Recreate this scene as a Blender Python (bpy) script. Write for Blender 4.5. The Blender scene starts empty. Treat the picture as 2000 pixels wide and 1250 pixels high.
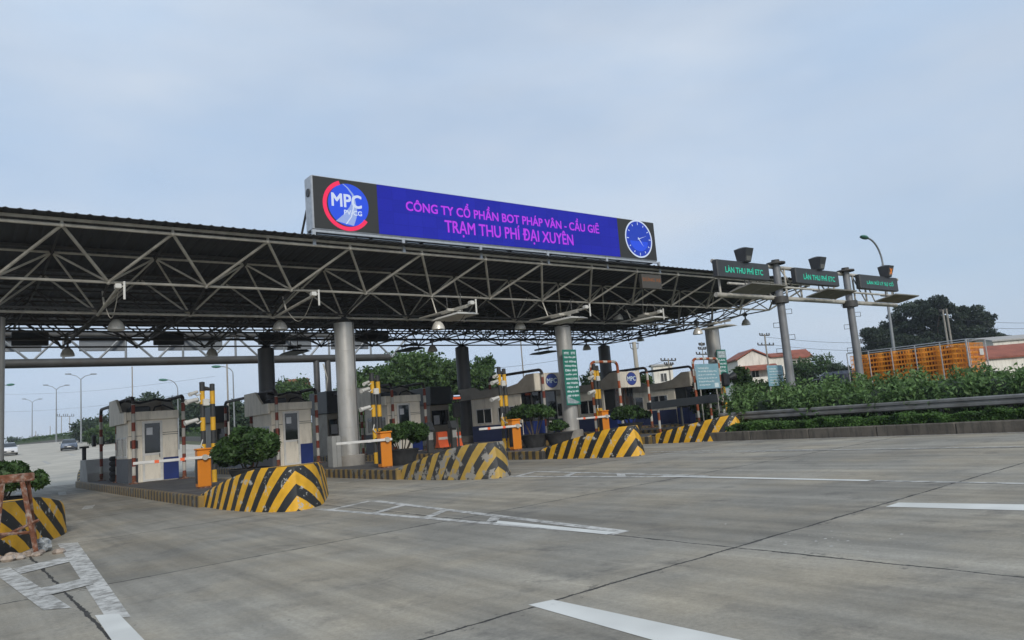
import bpy, math, random
import numpy as np
from mathutils import Vector, Matrix
rnd = random.Random(7)
nr = np.random.default_rng(11)
scene = bpy.context.scene
COL = scene.collection

# ------------------------------------------------------------------ camera
FPX, YAW, PITCH, ROLL, CAMH = 1461.05, 0.6588, 0.1311, -0.0798, 1.7564
_w = Vector((math.sin(YAW)*math.cos(PITCH), math.cos(YAW)*math.cos(PITCH), math.sin(PITCH)))
_r = Vector((math.cos(YAW), -math.sin(YAW), 0)); _u = _r.cross(_w)
CR = _r*math.cos(ROLL) + _u*math.sin(ROLL); CU = -_r*math.sin(ROLL) + _u*math.cos(ROLL); CW = _w
cam = bpy.data.cameras.new('camera'); camo = bpy.data.objects.new('camera', cam); COL.objects.link(camo)
m = Matrix.Identity(4)
for k in range(3):
    m[k][0] = CR[k]; m[k][1] = CU[k]; m[k][2] = -CW[k]
m[2][3] = CAMH
camo.matrix_world = m
cam.sensor_width = 36.0; cam.lens = 36.0*FPX/2000.0; cam.clip_start = 0.1; cam.clip_end = 3000
scene.camera = camo

# ------------------------------------------------------------------ world and sun
SUN_EL, SUN_AZ = math.radians(31), math.radians(200)   # compass azimuth from +Y clockwise
world = bpy.data.worlds.new('World'); scene.world = world; world.use_nodes = True
nt = world.node_tree; nt.nodes.clear()
N = nt.nodes.new; L = nt.links.new
sky = N('ShaderNodeTexSky'); sky.sky_type = 'NISHITA'; sky.sun_disc = False
sky.sun_elevation = SUN_EL; sky.sun_rotation = SUN_AZ; sky.air_density = 1.0; sky.dust_density = 2.5; sky.ozone_density = 1.5
tc = N('ShaderNodeTexCoord'); mp = N('ShaderNodeMapping'); mp.inputs['Scale'].default_value = (1.2, 1.2, 3.6)
mp.inputs['Rotation'].default_value = (0.12, -0.16, 0.3)
n1 = N('ShaderNodeTexNoise'); n1.inputs['Scale'].default_value = 1.1; n1.inputs['Detail'].default_value = 7; n1.inputs['Roughness'].default_value = 0.5
n1.inputs['Distortion'].default_value = 0.15
r1 = N('ShaderNodeValToRGB'); r1.color_ramp.elements[0].position = 0.36; r1.color_ramp.elements[0].color = (.72, .72, .72, 1)
r1.color_ramp.elements[1].position = 0.64; r1.color_ramp.elements[1].color = (1, 1, 1, 1)
n2 = N('ShaderNodeTexNoise'); n2.inputs['Scale'].default_value = 2.6; n2.inputs['Detail'].default_value = 5
r2 = N('ShaderNodeValToRGB'); r2.color_ramp.elements[0].position = 0.28; r2.color_ramp.elements[0].color = (3.9, 5.0, 6.5, 1)
r2.color_ramp.elements[1].position = 0.78; r2.color_ramp.elements[1].color = (5.1, 5.7, 6.5, 1)
mx = N('ShaderNodeMixRGB'); bg = N('ShaderNodeBackground'); bg.inputs['Strength'].default_value = 0.112
out = N('ShaderNodeOutputWorld')
L(tc.outputs['Generated'], mp.inputs['Vector']); L(mp.outputs[0], n1.inputs['Vector']); L(mp.outputs[0], n2.inputs['Vector'])
L(n1.outputs['Fac'], r1.inputs[0]); L(n2.outputs['Fac'], r2.inputs[0])
L(r1.outputs[0], mx.inputs['Fac']); L(sky.outputs[0], mx.inputs[1]); L(r2.outputs[0], mx.inputs[2])
L(mx.outputs[0], bg.inputs['Color']); L(bg.outputs[0], out.inputs[0])
sl = bpy.data.lights.new('sun', 'SUN'); sl.energy = 1.9; sl.angle = math.radians(14); sl.color = (1.0, .95, .87)
so = bpy.data.objects.new('sun', sl); COL.objects.link(so)
sd = Vector((math.sin(SUN_AZ)*math.cos(SUN_EL), math.cos(SUN_AZ)*math.cos(SUN_EL), math.sin(SUN_EL)))
so.rotation_euler = sd.to_track_quat('Z', 'Y').to_euler()
vs = scene.view_settings; vs.view_transform = 'Standard'; vs.look = 'None'; vs.exposure = 0.22; vs.gamma = 1.0
scene.display_settings.display_device = 'sRGB'

# ------------------------------------------------------------------ measuring helpers (pixels of the 2000x1250 photograph)
CAM = Vector((0, 0, CAMH))
def ray(x, y): return CW*FPX + CR*(x-1000) - CU*(y-625)
def atY(x, y, Y):
    v = ray(x, y); return CAM + v*(Y/v.y)
def atX(x, y, X):
    v = ray(x, y); return CAM + v*(X/v.x)
def atD(x, y, d):
    v = ray(x, y); return CAM + v*(d/FPX)
def gz(X, Y):
    return 0.0113*min(max(X, -10), 30) + 0.032*(min(max(Y, 50), 185)-50)

# ------------------------------------------------------------------ materials
MATS = {}
def mat(name, col, rough=.7, metal=0., var=.12, scale=3., bump=0., bscale=20., emit=None, estr=1., spec=.5, dirt=None, dscale=1.2, damt=.5, coords='Object', streak=False):
    if name in MATS: return MATS[name]
    M = bpy.data.materials.new(name); M.use_nodes = True; t = M.node_tree; b = t.nodes['Principled BSDF']
    n = t.nodes.new; l = t.links.new
    b.inputs['Roughness'].default_value = rough; b.inputs['Metallic'].default_value = metal
    b.inputs['Specular IOR Level'].default_value = spec
    c = n('ShaderNodeTexCoord')
    no = n('ShaderNodeTexNoise'); no.inputs['Scale'].default_value = scale; no.inputs['Detail'].default_value = 6
    l(c.outputs[coords], no.inputs['Vector'])
    mr = n('ShaderNodeMapRange'); mr.inputs[1].default_value = .3; mr.inputs[2].default_value = .7
    mr.inputs[3].default_value = 1-var; mr.inputs[4].default_value = 1+var
    l(no.outputs['Fac'], mr.inputs[0])
    vm = n('ShaderNodeVectorMath'); vm.operation = 'SCALE'; vm.inputs[0].default_value = col[:3]; l(mr.outputs[0], vm.inputs['Scale'])
    last = vm.outputs[0]
    if dirt:
        mp_ = n('ShaderNodeMapping'); mp_.inputs['Scale'].default_value = (3, 3, .5) if streak else (1, 1, 1)
        n3 = n('ShaderNodeTexNoise'); n3.inputs['Scale'].default_value = dscale; n3.inputs['Detail'].default_value = 8; n3.inputs['Roughness'].default_value = .65
        l(c.outputs[coords], mp_.inputs[0]); l(mp_.outputs[0], n3.inputs['Vector'])
        rp = n('ShaderNodeMapRange'); rp.inputs[1].default_value = .48; rp.inputs[2].default_value = .68; rp.inputs[4].default_value = damt
        l(n3.outputs['Fac'], rp.inputs[0])
        mm = n('ShaderNodeMixRGB'); l(rp.outputs[0], mm.inputs[0]); l(last, mm.inputs[1]); mm.inputs[2].default_value = (*dirt, 1); last = mm.outputs[0]
    l(last, b.inputs['Base Color'])
    if bump:
        nb = n('ShaderNodeTexNoise'); nb.inputs['Scale'].default_value = bscale; nb.inputs['Detail'].default_value = 5; l(c.outputs[coords], nb.inputs['Vector'])
        bp = n('ShaderNodeBump'); bp.inputs['Strength'].default_value = bump; bp.inputs['Distance'].default_value = .02
        l(nb.outputs['Fac'], bp.inputs['Height']); l(bp.outputs[0], b.inputs['Normal'])
    if emit:
        b.inputs['Emission Color'].default_value = (*emit, 1); b.inputs['Emission Strength'].default_value = estr
    MATS[name] = M; return M

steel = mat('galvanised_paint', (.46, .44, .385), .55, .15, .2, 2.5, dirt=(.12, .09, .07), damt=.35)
steel_dk = mat('weathered_shaded_steel', (.055, .055, .052), .6, .1, .2, 2.0, dirt=(.05, .035, .028), damt=.5)  # dark steel; on the inner canopy rows it carries painted shade
roofm = mat('roof_sheet_underside', (.032, .036, .04), .6, .1, .2, .8)
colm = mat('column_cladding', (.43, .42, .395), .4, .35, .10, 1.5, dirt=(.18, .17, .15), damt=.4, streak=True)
colm_dk = mat('shaded_column_cladding', (.10, .10, .10), .45, .4, .10, 1.5)  # darker copy for the rear columns, canopy shade put into the colour
conc = mat('old_concrete', (.24, .225, .2), .9, 0, .2, 2.5, .5, 18, dirt=(.10, .09, .075), damt=.6)
conc_top = mat('island_paving', (.07, .07, .072), .8, 0, .25, 1.5, .3, 20, dirt=(.17, .16, .14), damt=.4)
white_p = mat('white_paint', (.62, .61, .58), .5, 0, .08, 6, dirt=(.3, .27, .22), damt=.4)
cream = mat('cream_cladding', (.74, .68, .57), .55, 0, .08, 1.5, dirt=(.27, .235, .18), damt=.45, streak=True)
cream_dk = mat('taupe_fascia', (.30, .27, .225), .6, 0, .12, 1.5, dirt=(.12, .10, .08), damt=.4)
bluep = mat('blue_panel', (.008, .024, .14), .45, 0, .15, 2)
glass = mat('dark_glass', (.015, .018, .02), .04, 0, .2, 1, spec=.8)
black = mat('black_plastic', (.018, .019, .02), .5, 0, .3, 4)
rubber = mat('dark_rubber', (.03, .03, .03), .85, 0, .3, 5)
orange = mat('orange_cabinet_paint', (.62, .20, .012), .42, 0, .07, 2, dirt=(.4, .15, .03), damt=.3)
red_b = mat('red_plastic', (.75, .13, .04), .5, 0, .1, 3)
galv = mat('bright_galvanised', (.42, .44, .46), .4, .5, .12, 6)
rust = mat('rusty_steel', (.16, .06, .03), .85, .2, .4, 14, .4, 40, dirt=(.45, .40, .34), dscale=6, damt=.8)
lampm = mat('lamp_housing', (.80, .77, .70), .35, .3, .1, 4)
greenp = mat('green_banner', (.012, .17, .125), .55, 0, .08, 2)
cyanp = mat('cyan_board', (.19, .36, .43), .5, 0, .06, 3, dirt=(.32, .42, .50), damt=.6)
lettw = mat('white_lettering', (.60, .70, .72), .6, 0, .05, 3)
boxdk = mat('dark_sign_housing', (.035, .038, .04), .5, 0, .15, 3)
screen_dk = mat('unlit_led_face', (.028, .030, .030), .8, 0, .2, 60)
red_tile = mat('red_roof_tiles', (.24, .075, .045), .8, 0, .25, 1.2, .4, 6)
wall_w = mat('white_render', (.72, .68, .60), .8, 0, .1, .5, dirt=(.34, .31, .26), damt=.5, streak=True)
trunkm = mat('bark', (.10, .08, .06), .9, 0, .3, 5, .5, 20)
carwhite = mat('white_car_paint', (.62, .63, .65), .25, 0, .03, 2)
cargrey = mat('blue_grey_car_paint', (.10, .125, .17), .25, .3, .05, 2)
headl = mat('headlamp_glass', (.7, .75, .8), .15, 0, .05, 4)
concwall = mat('kerb_wall_concrete', (.10, .088, .072), .92, 0, .3, 1.3, .6, 14, dirt=(.035, .032, .028), dscale=2.2, damt=.9, streak=True)

def emission_mat(name, col, s=1.0):
    return mat(name, (0.004, 0.004, 0.004), .8, 0, .1, 5, emit=col, estr=s, spec=.08)
led_blue = emission_mat('led_blue', (.016, .020, .36), .95)
led_blue2 = emission_mat('led_logo_blue', (.030, .085, .68), .95)
def led_panel(M, base):
    """cabinet grid of a real LED wall: slight tone steps and dark seams"""
    t = M.node_tree; b = t.nodes['Principled BSDF']; n = t.nodes.new; l = t.links.new
    c = n('ShaderNodeTexCoord'); mp_ = n('ShaderNodeMapping'); mp_.inputs['Rotation'].default_value = (math.pi/2, 0, 0); l(c.outputs['Object'], mp_.inputs[0])
    br = n('ShaderNodeTexBrick'); br.offset = 0; br.inputs['Scale'].default_value = 1.; br.inputs['Brick Width'].default_value = .64; br.inputs['Row Height'].default_value = .48
    br.inputs['Mortar Size'].default_value = .007; br.inputs['Bias'].default_value = 0
    br.inputs['Color1'].default_value = (.93, .93, .93, 1); br.inputs['Color2'].default_value = (1.07, 1.07, 1.07, 1); br.inputs['Mortar'].default_value = (.72, .72, .75, 1)
    l(mp_.outputs[0], br.inputs['Vector'])
    no = n('ShaderNodeTexNoise'); no.inputs['Scale'].default_value = 45; l(c.outputs['Object'], no.inputs['Vector'])
    mr = n('ShaderNodeMapRange'); mr.inputs[1].default_value = .3; mr.inputs[2].default_value = .7; mr.inputs[3].default_value = .82; mr.inputs[4].default_value = 1.15; l(no.outputs['Fac'], mr.inputs[0])
    v1 = n('ShaderNodeVectorMath'); v1.operation = 'MULTIPLY'; v1.inputs[1].default_value = base; l(br.outputs['Color'], v1.inputs[0])
    v2 = n('ShaderNodeVectorMath'); v2.operation = 'SCALE'; l(v1.outputs[0], v2.inputs[0]); l(mr.outputs[0], v2.inputs['Scale'])
    l(v2.outputs[0], b.inputs['Emission Color'])
led_panel(led_blue, (.0165, .022, .345))
led_mag = emission_mat('led_magenta', (.42, .045, .70), 1.0)
led_red = emission_mat('led_red', (.80, .035, .11), 1.0)
led_white = emission_mat('led_white', (.52, .60, .76), 1.0)
led_pale = emission_mat('led_pale_road', (.26, .35, .65), 1.0)
led_navy = emission_mat('led_dial_blue', (.022, .055, .42), .95)
led_green = emission_mat('led_green', (.045, .52, .36), .95)
led_amber = emission_mat('led_amber', (.38, .13, .035), .75)

def foliage(name, dark, light, yellow=None):
    M = bpy.data.materials.new(name); M.use_nodes = True; t = M.node_tree; b = t.nodes['Principled BSDF']; n = t.nodes.new; l = t.links.new
    b.inputs['Roughness'].default_value = .55; b.inputs['Specular IOR Level'].default_value = .3
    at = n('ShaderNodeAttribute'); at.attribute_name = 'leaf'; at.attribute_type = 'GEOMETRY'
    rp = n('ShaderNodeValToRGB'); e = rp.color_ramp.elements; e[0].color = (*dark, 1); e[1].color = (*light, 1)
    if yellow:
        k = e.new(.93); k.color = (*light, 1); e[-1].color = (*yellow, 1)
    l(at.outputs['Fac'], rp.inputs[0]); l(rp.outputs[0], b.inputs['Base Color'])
    tr = n('ShaderNodeBsdfTranslucent'); l(rp.outputs[0], tr.inputs[0]); mx_ = n('ShaderNodeMixShader'); mx_.inputs[0].default_value = .25
    o = t.nodes['Material Output']; l(b.outputs[0], mx_.inputs[1]); l(tr.outputs[0], mx_.inputs[2]); l(mx_.outputs[0], o.inputs[0])
    return M
leaf_hedge = foliage('oleander_leaves', (.022, .050, .014), (.15, .255, .085), (.24, .19, .17))
leaf_low = foliage('clipped_leaves', (.022, .05, .012), (.10, .20, .045))
leaf_bush = foliage('ficus_leaves', (.012, .028, .008), (.070, .135, .036))
leaf_big = foliage('dark_tree_leaves', (.018, .030, .020), (.060, .088, .052))
leaf_mid = foliage('mid_tree_leaves', (.016, .035, .010), (.088, .155, .045), (.17, .17, .11))
leaf_far = foliage('hazed_tree_leaves', (.026, .045, .030), (.065, .10, .050))  # greyer greens: distance haze is put into the leaf colour
grassm = foliage('grass_blades', (.03, .06, .015), (.08, .14, .035))

def striped(name, c1, c2, period, axis='z', duty=.5, attr=None, wear=.25, wearcol=(.35, .33, .29), rough=.6, slope=0., wscale=3., phase=0.):
    """hard paint stripes from object coordinates or from a UV map, with worn patches"""
    M = bpy.data.materials.new(name); M.use_nodes = True; t = M.node_tree; b = t.nodes['Principled BSDF']; n = t.nodes.new; l = t.links.new
    b.inputs['Roughness'].default_value = rough
    c = n('ShaderNodeTexCoord'); s = n('ShaderNodeSeparateXYZ')
    if attr == 'uv': l(c.outputs['UV'], s.inputs[0]); src = s.outputs['X']
    else: l(c.outputs['Object'], s.inputs[0]); src = s.outputs[axis.upper()]
    wob = n('ShaderNodeTexNoise'); wob.inputs['Scale'].default_value = 2.2; wob.inputs['Detail'].default_value = 3; l(c.outputs['Object'], wob.inputs['Vector'])
    ma = n('ShaderNodeMath'); ma.operation = 'MULTIPLY_ADD'; l(wob.outputs['Fac'], ma.inputs[0]); ma.inputs[1].default_value = .07*period; l(src, ma.inputs[2])
    dv = n('ShaderNodeMath'); dv.operation = 'DIVIDE'; l(ma.outputs[0], dv.inputs[0]); dv.inputs[1].default_value = period
    ad = n('ShaderNodeMath'); ad.operation = 'ADD'; l(dv.outputs[0], ad.inputs[0]); ad.inputs[1].default_value = 100+phase
    fr = n('ShaderNodeMath'); fr.operation = 'FRACT'; l(ad.outputs[0], fr.inputs[0])
    lt = n('ShaderNodeMath'); lt.operation = 'LESS_THAN'; l(fr.outputs[0], lt.inputs[0]); lt.inputs[1].default_value = duty
    tone = n('ShaderNodeTexNoise'); tone.inputs['Scale'].default_value = 4; tone.inputs['Detail'].default_value = 6; l(c.outputs['Object'], tone.inputs['Vector'])
    mr = n('ShaderNodeMapRange'); mr.inputs[1].default_value = .3; mr.inputs[2].default_value = .75; mr.inputs[3].default_value = .78; mr.inputs[4].default_value = 1.1; l(tone.outputs['Fac'], mr.inputs[0])
    mxx = n('ShaderNodeMixRGB'); l(lt.outputs[0], mxx.inputs[0]); mxx.inputs[1].default_value = (*c2, 1); mxx.inputs[2].default_value = (*c1, 1)
    vm = n('ShaderNodeVectorMath'); vm.operation = 'SCALE'; l(mxx.outputs[0], vm.inputs[0]); l(mr.outputs[0], vm.inputs['Scale'])
    wn = n('ShaderNodeTexNoise'); wn.inputs['Scale'].default_value = wscale; wn.inputs['Detail'].default_value = 10; wn.inputs['Roughness'].default_value = .7
    l(c.outputs['Object'], wn.inputs['Vector'])
    th = .5 + .22*(1-wear*2)
    wr = n('ShaderNodeMapRange'); wr.inputs[1].default_value = th; wr.inputs[2].default_value = th+.03; l(wn.outputs['Fac'], wr.inputs[0])
    m2 = n('ShaderNodeMixRGB'); l(wr.outputs[0], m2.inputs[0]); l(vm.outputs[0], m2.inputs[1]); m2.inputs[2].default_value = (*wearcol, 1)
    l(m2.outputs[0], b.inputs['Base Color'])
    MATS[name] = M; return M
YEL, BLK = (.62, .33, .012), (.016, .017, .016)
hazard = striped('hazard_paint', (.70, .37, .012), BLK, .53, attr='uv', duty=.52, wear=.31, wearcol=(.42, .41, .37), wscale=4)
hazard_worn = striped('worn_hazard_paint', (.42, .27, .05), (.035, .034, .032), .53, attr='uv', duty=.5, wear=.44, wearcol=(.25, .235, .205), wscale=2.2)
kerbpaint = striped('kerb_stripe_paint', (.26, .17, .05), (.05, .045, .04), .42, 'y', wear=.38, wearcol=(.16, .15, .125), wscale=3)
redwhite = striped('red_white_pipe', (.20, .035, .015), (.50, .48, .43), .72, 'z', wear=.15, wearcol=(.25, .13, .08), wscale=9)
redwhite_y = striped('red_white_pipe_top', (.03, .02, .018), (.05, .045, .04), .72, 'y', wear=.15)
redwhite_x = striped('orange_white_pipe_top', (.33, .075, .02), (.56, .54, .49), .60, 'x', wear=.15, wearcol=(.25, .13, .08), wscale=9)
redwhite2 = striped('orange_white_pipe', (.33, .075, .02), (.56, .54, .49), .80, 'z', wear=.15, wearcol=(.25, .13, .08), wscale=9)
yelblack = striped('yellow_black_pole', (.66, .36, .015), (.03, .032, .033), .95, 'z', wear=.1)

# ------------------------------------------------------------------ mesh builder
class MB:
    def __init__(s): s.v = []; s.f = []; s.uv = None
    def add(s, vs_, fs):
        o = len(s.v); s.v += [tuple(p) for p in vs_]; s.f += [tuple(i+o for i in f) for f in fs]; return s
    def box(s, x0, x1, y0, y1, z0, z1):
        return s.add([(x0,y0,z0),(x1,y0,z0),(x1,y1,z0),(x0,y1,z0),(x0,y0,z1),(x1,y0,z1),(x1,y1,z1),(x0,y1,z1)],
                     [(0,3,2,1),(4,5,6,7),(0,1,5,4),(1,2,6,5),(2,3,7,6),(3,0,4,7)])
    def bbox(s, x0, x1, y0, y1, z0, z1, b=.02):
        """box with all vertical and horizontal edges chamfered"""
        pts = []; b = min(b, (x1-x0)/3, (y1-y0)/3, (z1-z0)/3)
        def ring(e, z):
            X0, X1, Y0, Y1 = x0+e, x1-e, y0+e, y1-e
            return [(X0+b,Y0,z),(X1-b,Y0,z),(X1,Y0+b,z),(X1,Y1-b,z),(X1-b,Y1,z),(X0+b,Y1,z),(X0,Y1-b,z),(X0,Y0+b,z)]
        rings = [ring(b, z0), ring(0, z0+b), ring(0, z1-b), ring(b, z1)]
        for r in rings: pts += r
        fs = [tuple(range(7, -1, -1)), tuple(range(24, 32))]
        for k in range(3):
            for i in range(8):
                j = (i+1) % 8; fs.append((k*8+i, k*8+j, (k+1)*8+j, (k+1)*8+i))
        return s.add(pts, fs)
    def tube(s, p, q, r, r2=None, n=8, caps=True):
        p = Vector(p); q = Vector(q); r2 = r if r2 is None else r2
        d = q-p
        if d.length < 1e-6: return s
        d.normalize(); a = Vector((0, 0, 1)) if abs(d.z) < .9 else Vector((1, 0, 0))
        e1 = d.cross(a).normalized(); e2 = d.cross(e1)
        vs_ = []
        for c, rr in ((p, r), (q, r2)):
            for k in range(n):
                t = 2*math.pi*k/n; vs_.append(c + e1*math.cos(t)*rr + e2*math.sin(t)*rr)
        fs = [(k, k+n, (k+1) % n+n, (k+1) % n) for k in range(n)]
        if caps: fs += [tuple(range(n)), tuple(range(2*n-1, n-1, -1))]
        return s.add(vs_, fs)
    def pipe(s, pts, r, n=8):
        for a, b in zip(pts, pts[1:]): s.tube(a, b, r, n=n)
        for p in pts[1:-1]: s.ball(p, r*1.02, 6)
        return s
    def ball(s, c, r, n=8, sz=1.):
        c = Vector(c); m_ = n//2+1; vs_ = []
        for i in range(m_+1):
            th = math.pi*i/m_
            for j in range(n):
                ph = 2*math.pi*j/n; vs_.append(c+Vector((r*math.sin(th)*math.cos(ph), r*math.sin(th)*math.sin(ph), r*sz*math.cos(th))))
        fs = []
        for i in range(m_):
            for j in range(n):
                fs.append((i*n+j, (i+1)*n+j, (i+1)*n+(j+1) % n, i*n+(j+1) % n))
        return s.add(vs_, fs)
    def lathe(s, c, prof, n=16, axis='z'):
        c = Vector(c); vs_ = []
        for r, h in prof:
            for k in range(n):
                t = 2*math.pi*k/n
                if axis == 'z': d = Vector((r*math.cos(t), r*math.sin(t), h))
                elif axis == 'y': d = Vector((r*math.cos(t), h, r*math.sin(t)))
                else: d = Vector((h, r*math.cos(t), r*math.sin(t)))
                vs_.append(c+d)
        fs = []
        for i in range(len(prof)-1):
            for k in range(n):
                fs.append((i*n+k, i*n+(k+1) % n, (i+1)*n+(k+1) % n, (i+1)*n+k))
        return s.add(vs_, fs)
    def prism(s, poly, axis, a, b):
        """extrude a 2D polygon along an axis; poly in the two other coordinates"""
        n = len(poly)
        def P(u, v, w):
            return {'x': (w, u, v), 'y': (u, w, v), 'z': (u, v, w)}[axis]
        vs_ = [P(u, v, a) for u, v in poly]+[P(u, v, b) for u, v in poly]
        fs = [tuple(range(n)), tuple(range(2*n-1, n-1, -1))]+[(k, k+n, (k+1) % n+n, (k+1) % n) for k in range(n)]
        return s.add(vs_, fs)
    def quad(s, a, b, c, d): return s.add([a, b, c, d], [(0, 1, 2, 3)])
    def build(s, name, m_, parent=None, smooth=False):
        me = bpy.data.meshes.new(name); off = Vector((0, 0, 0))
        M_ = None
        if parent is not None: M_ = Wmat(parent).inverted()
        vs_ = [M_ @ Vector(p) for p in s.v] if M_ is not None else s.v
        me.from_pydata(vs_, [], s.f)
        if s.uv is not None:
            ul = me.uv_layers.new(name='UVMap')
            idx = np.empty(len(me.loops), dtype=np.int32); me.loops.foreach_get('vertex_index', idx)
            ul.data.foreach_set('uv', np.array(s.uv, dtype=np.float32)[idx].ravel())
        import bmesh
        bm = bmesh.new(); bm.from_mesh(me); bmesh.ops.recalc_face_normals(bm, faces=bm.faces); bm.to_mesh(me); bm.free()
        me.materials.append(m_)
        if smooth:
            me.polygons.foreach_set('use_smooth', [True]*len(me.polygons))
            try: me.set_sharp_from_angle(angle=math.radians(40))
            except Exception: pass
        o = bpy.data.objects.new(name, me); COL.objects.link(o)
        if parent is not None: o.parent = parent
        return o
def Wmat(o):
    M_ = Matrix.Translation(o.location) @ o.rotation_euler.to_matrix().to_4x4()
    if o.parent: M_ = Wmat(o.parent) @ M_
    return M_
def tag(o, label=None, cat=None, group=None, kind=None):
    if label: o['label'] = label
    if cat: o['category'] = cat
    if group: o['group'] = group
    if kind: o['kind'] = kind
    return o
def thing(name, label, cat, loc=(0, 0, 0), rz=0., group=None):
    o = bpy.data.objects.new(name, None); o.empty_display_size = .3; COL.objects.link(o)
    o.location = loc; o.rotation_euler = (0, 0, rz); return tag(o, label, cat, group)
def copy_tree(o, loc=None, rz=None, label=None, group=None):
    c = o.copy(); COL.objects.link(c)
    if loc is not None: c.location = loc
    if rz is not None: c.rotation_euler = (0, 0, rz)
    if label: c['label'] = label
    if group: c['group'] = group
    kids = [k for k in bpy.data.objects if k.parent == o]
    for ch in kids:
        d = ch.copy(); COL.objects.link(d); d.parent = c
        for g in [k for k in bpy.data.objects if k.parent == ch]:
            e = g.copy(); COL.objects.link(e); e.parent = d
    return c

def text_mb(txt, x0, x1, z0, z1, y, m_=None, depth=.0, bold=0., shear=0., normal=-1):
    """lettering as mesh in the plane Y=y, fitted to a rectangle, readable from -Y"""
    cu = bpy.data.curves.new('t', 'FONT'); cu.body = txt; cu.shear = shear; cu.resolution_u = 3
    ob = bpy.data.objects.new('t', cu); COL.objects.link(ob)
    bpy.context.view_layer.update()
    dg = bpy.context.evaluated_depsgraph_get(); me = bpy.data.meshes.new_from_object(ob.evaluated_get(dg))
    bpy.data.objects.remove(ob); bpy.data.curves.remove(cu)
    v = np.empty(len(me.vertices)*3); me.vertices.foreach_get('co', v); v = v.reshape(-1, 3)
    fs = [tuple(p.vertices) for p in me.polygons]; bpy.data.meshes.remove(me)
    a, b = v[:, :2].min(0), v[:, :2].max(0)
    X = x0+(v[:, 0]-a[0])/(b[0]-a[0])*(x1-x0); Z = z0+(v[:, 1]-a[1])/(b[1]-a[1])*(z1-z0)
    mb = MB()
    for q_, (ox, oz) in enumerate(((0, 0), (bold, 0), (0, bold), (bold, bold)) if bold else ((0, 0),)):
        mb.add(list(zip(X+ox*.6-bold*.3, np.full(len(X), y-q_*.0006), Z+oz*.6-bold*.3)), fs)
    return mb

# leaves ------------------------------------------------------------------
def leaf_mesh(name, pts, size, m_, parent=None, tone=None, nrm=None, aspect=1.8, jit=.35):
    """many small leaf quads at the given points"""
    pts = np.asarray(pts, dtype=np.float64); n = len(pts)
    d = nr.normal(size=(n, 3)); d /= np.linalg.norm(d, axis=1)[:, None]
    if nrm is not None: d = d*.8+nrm*.9; d /= np.linalg.norm(d, axis=1)[:, None]
    a = nr.normal(size=(n, 3)); e1 = np.cross(d, a); e1 /= np.linalg.norm(e1, axis=1)[:, None]; e2 = np.cross(d, e1)
    s = size*(1+jit*nr.normal(size=(n, 1))).clip(.4, 1.9)
    e1 = e1*s*aspect*.5; e2 = e2*s*.5
    V = np.stack([pts-e1, pts+e2*.9, pts+e1, pts-e2*.9], 1).reshape(-1, 3)
    if parent is not None:
        M_ = np.array(Wmat(parent).inverted()); V = V @ M_[:3, :3].T + M_[:3, 3]
    me = bpy.data.meshes.new(name); me.vertices.add(4*n); me.vertices.foreach_set('co', V.astype(np.float32).ravel())
    me.loops.add(4*n); me.loops.foreach_set('vertex_index', np.arange(4*n, dtype=np.int32))
    me.polygons.add(n); me.polygons.foreach_set('loop_start', np.arange(0, 4*n, 4, dtype=np.int32)); me.polygons.foreach_set('loop_total', np.full(n, 4, dtype=np.int32))
    me.update(calc_edges=True)
    at = me.attributes.new('leaf', 'FLOAT', 'FACE')
    t = nr.random(n) if tone is None else np.where(np.asarray(tone) > 1.5, 1., np.clip(np.asarray(tone)+.22*nr.normal(size=n), 0, .9))
    at.data.foreach_set('value', t.astype(np.float32))
    me.materials.append(m_)
    o = bpy.data.objects.new(name, me); COL.objects.link(o)
    if parent is not None: o.parent = parent
    return o
def clump_points(centers, radii, per, flat=.8, shell=.55):
    P = []; T = []
    for c, r in zip(centers, radii):
        k = max(4, int(per*r*r)); d = nr.normal(size=(k, 3)); d /= np.linalg.norm(d, axis=1)[:, None]
        rr = r*(shell+(1-shell)*nr.random((k, 1)))
        P.append(np.array(c)+d*rr*np.array([1, 1, flat])); T.append(np.full(k, nr.uniform(.1, .85)))
    return np.concatenate(P), np.concatenate(T)

# ================================================================== GROUND
# the concrete apron and the road that climbs away behind the toll station
def strip(x0, x1, ys, dz, xs=None):
    mb = MB(); xs = xs or [x0, x1]
    ny, nx = len(ys), len(xs)
    vs_ = [(x, y, gz(x, y)+dz) for y in ys for x in xs]
    fs = [(j*nx+i, j*nx+i+1, (j+1)*nx+i+1, (j+1)*nx+i) for j in range(ny-1) for i in range(nx-1)]
    return mb.add(vs_, fs)
YS = [-60, 0, 20, 50, 80, 110, 140, 185, 260]
g = strip(0, 0, [-300, -60, 0, 20, 50, 80, 110, 140, 185, 260, 600, 1400], -.03, [-700, -60, -10, 0, 10, 24, 30, 60, 200, 900])
ground_m = mat('grassy_ground', (.07, .085, .035), .95, 0, .4, .4, .4, 8, dirt=(.15, .12, .08), dscale=.3)
tag(g.build('ground', ground_m), kind='structure')

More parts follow.
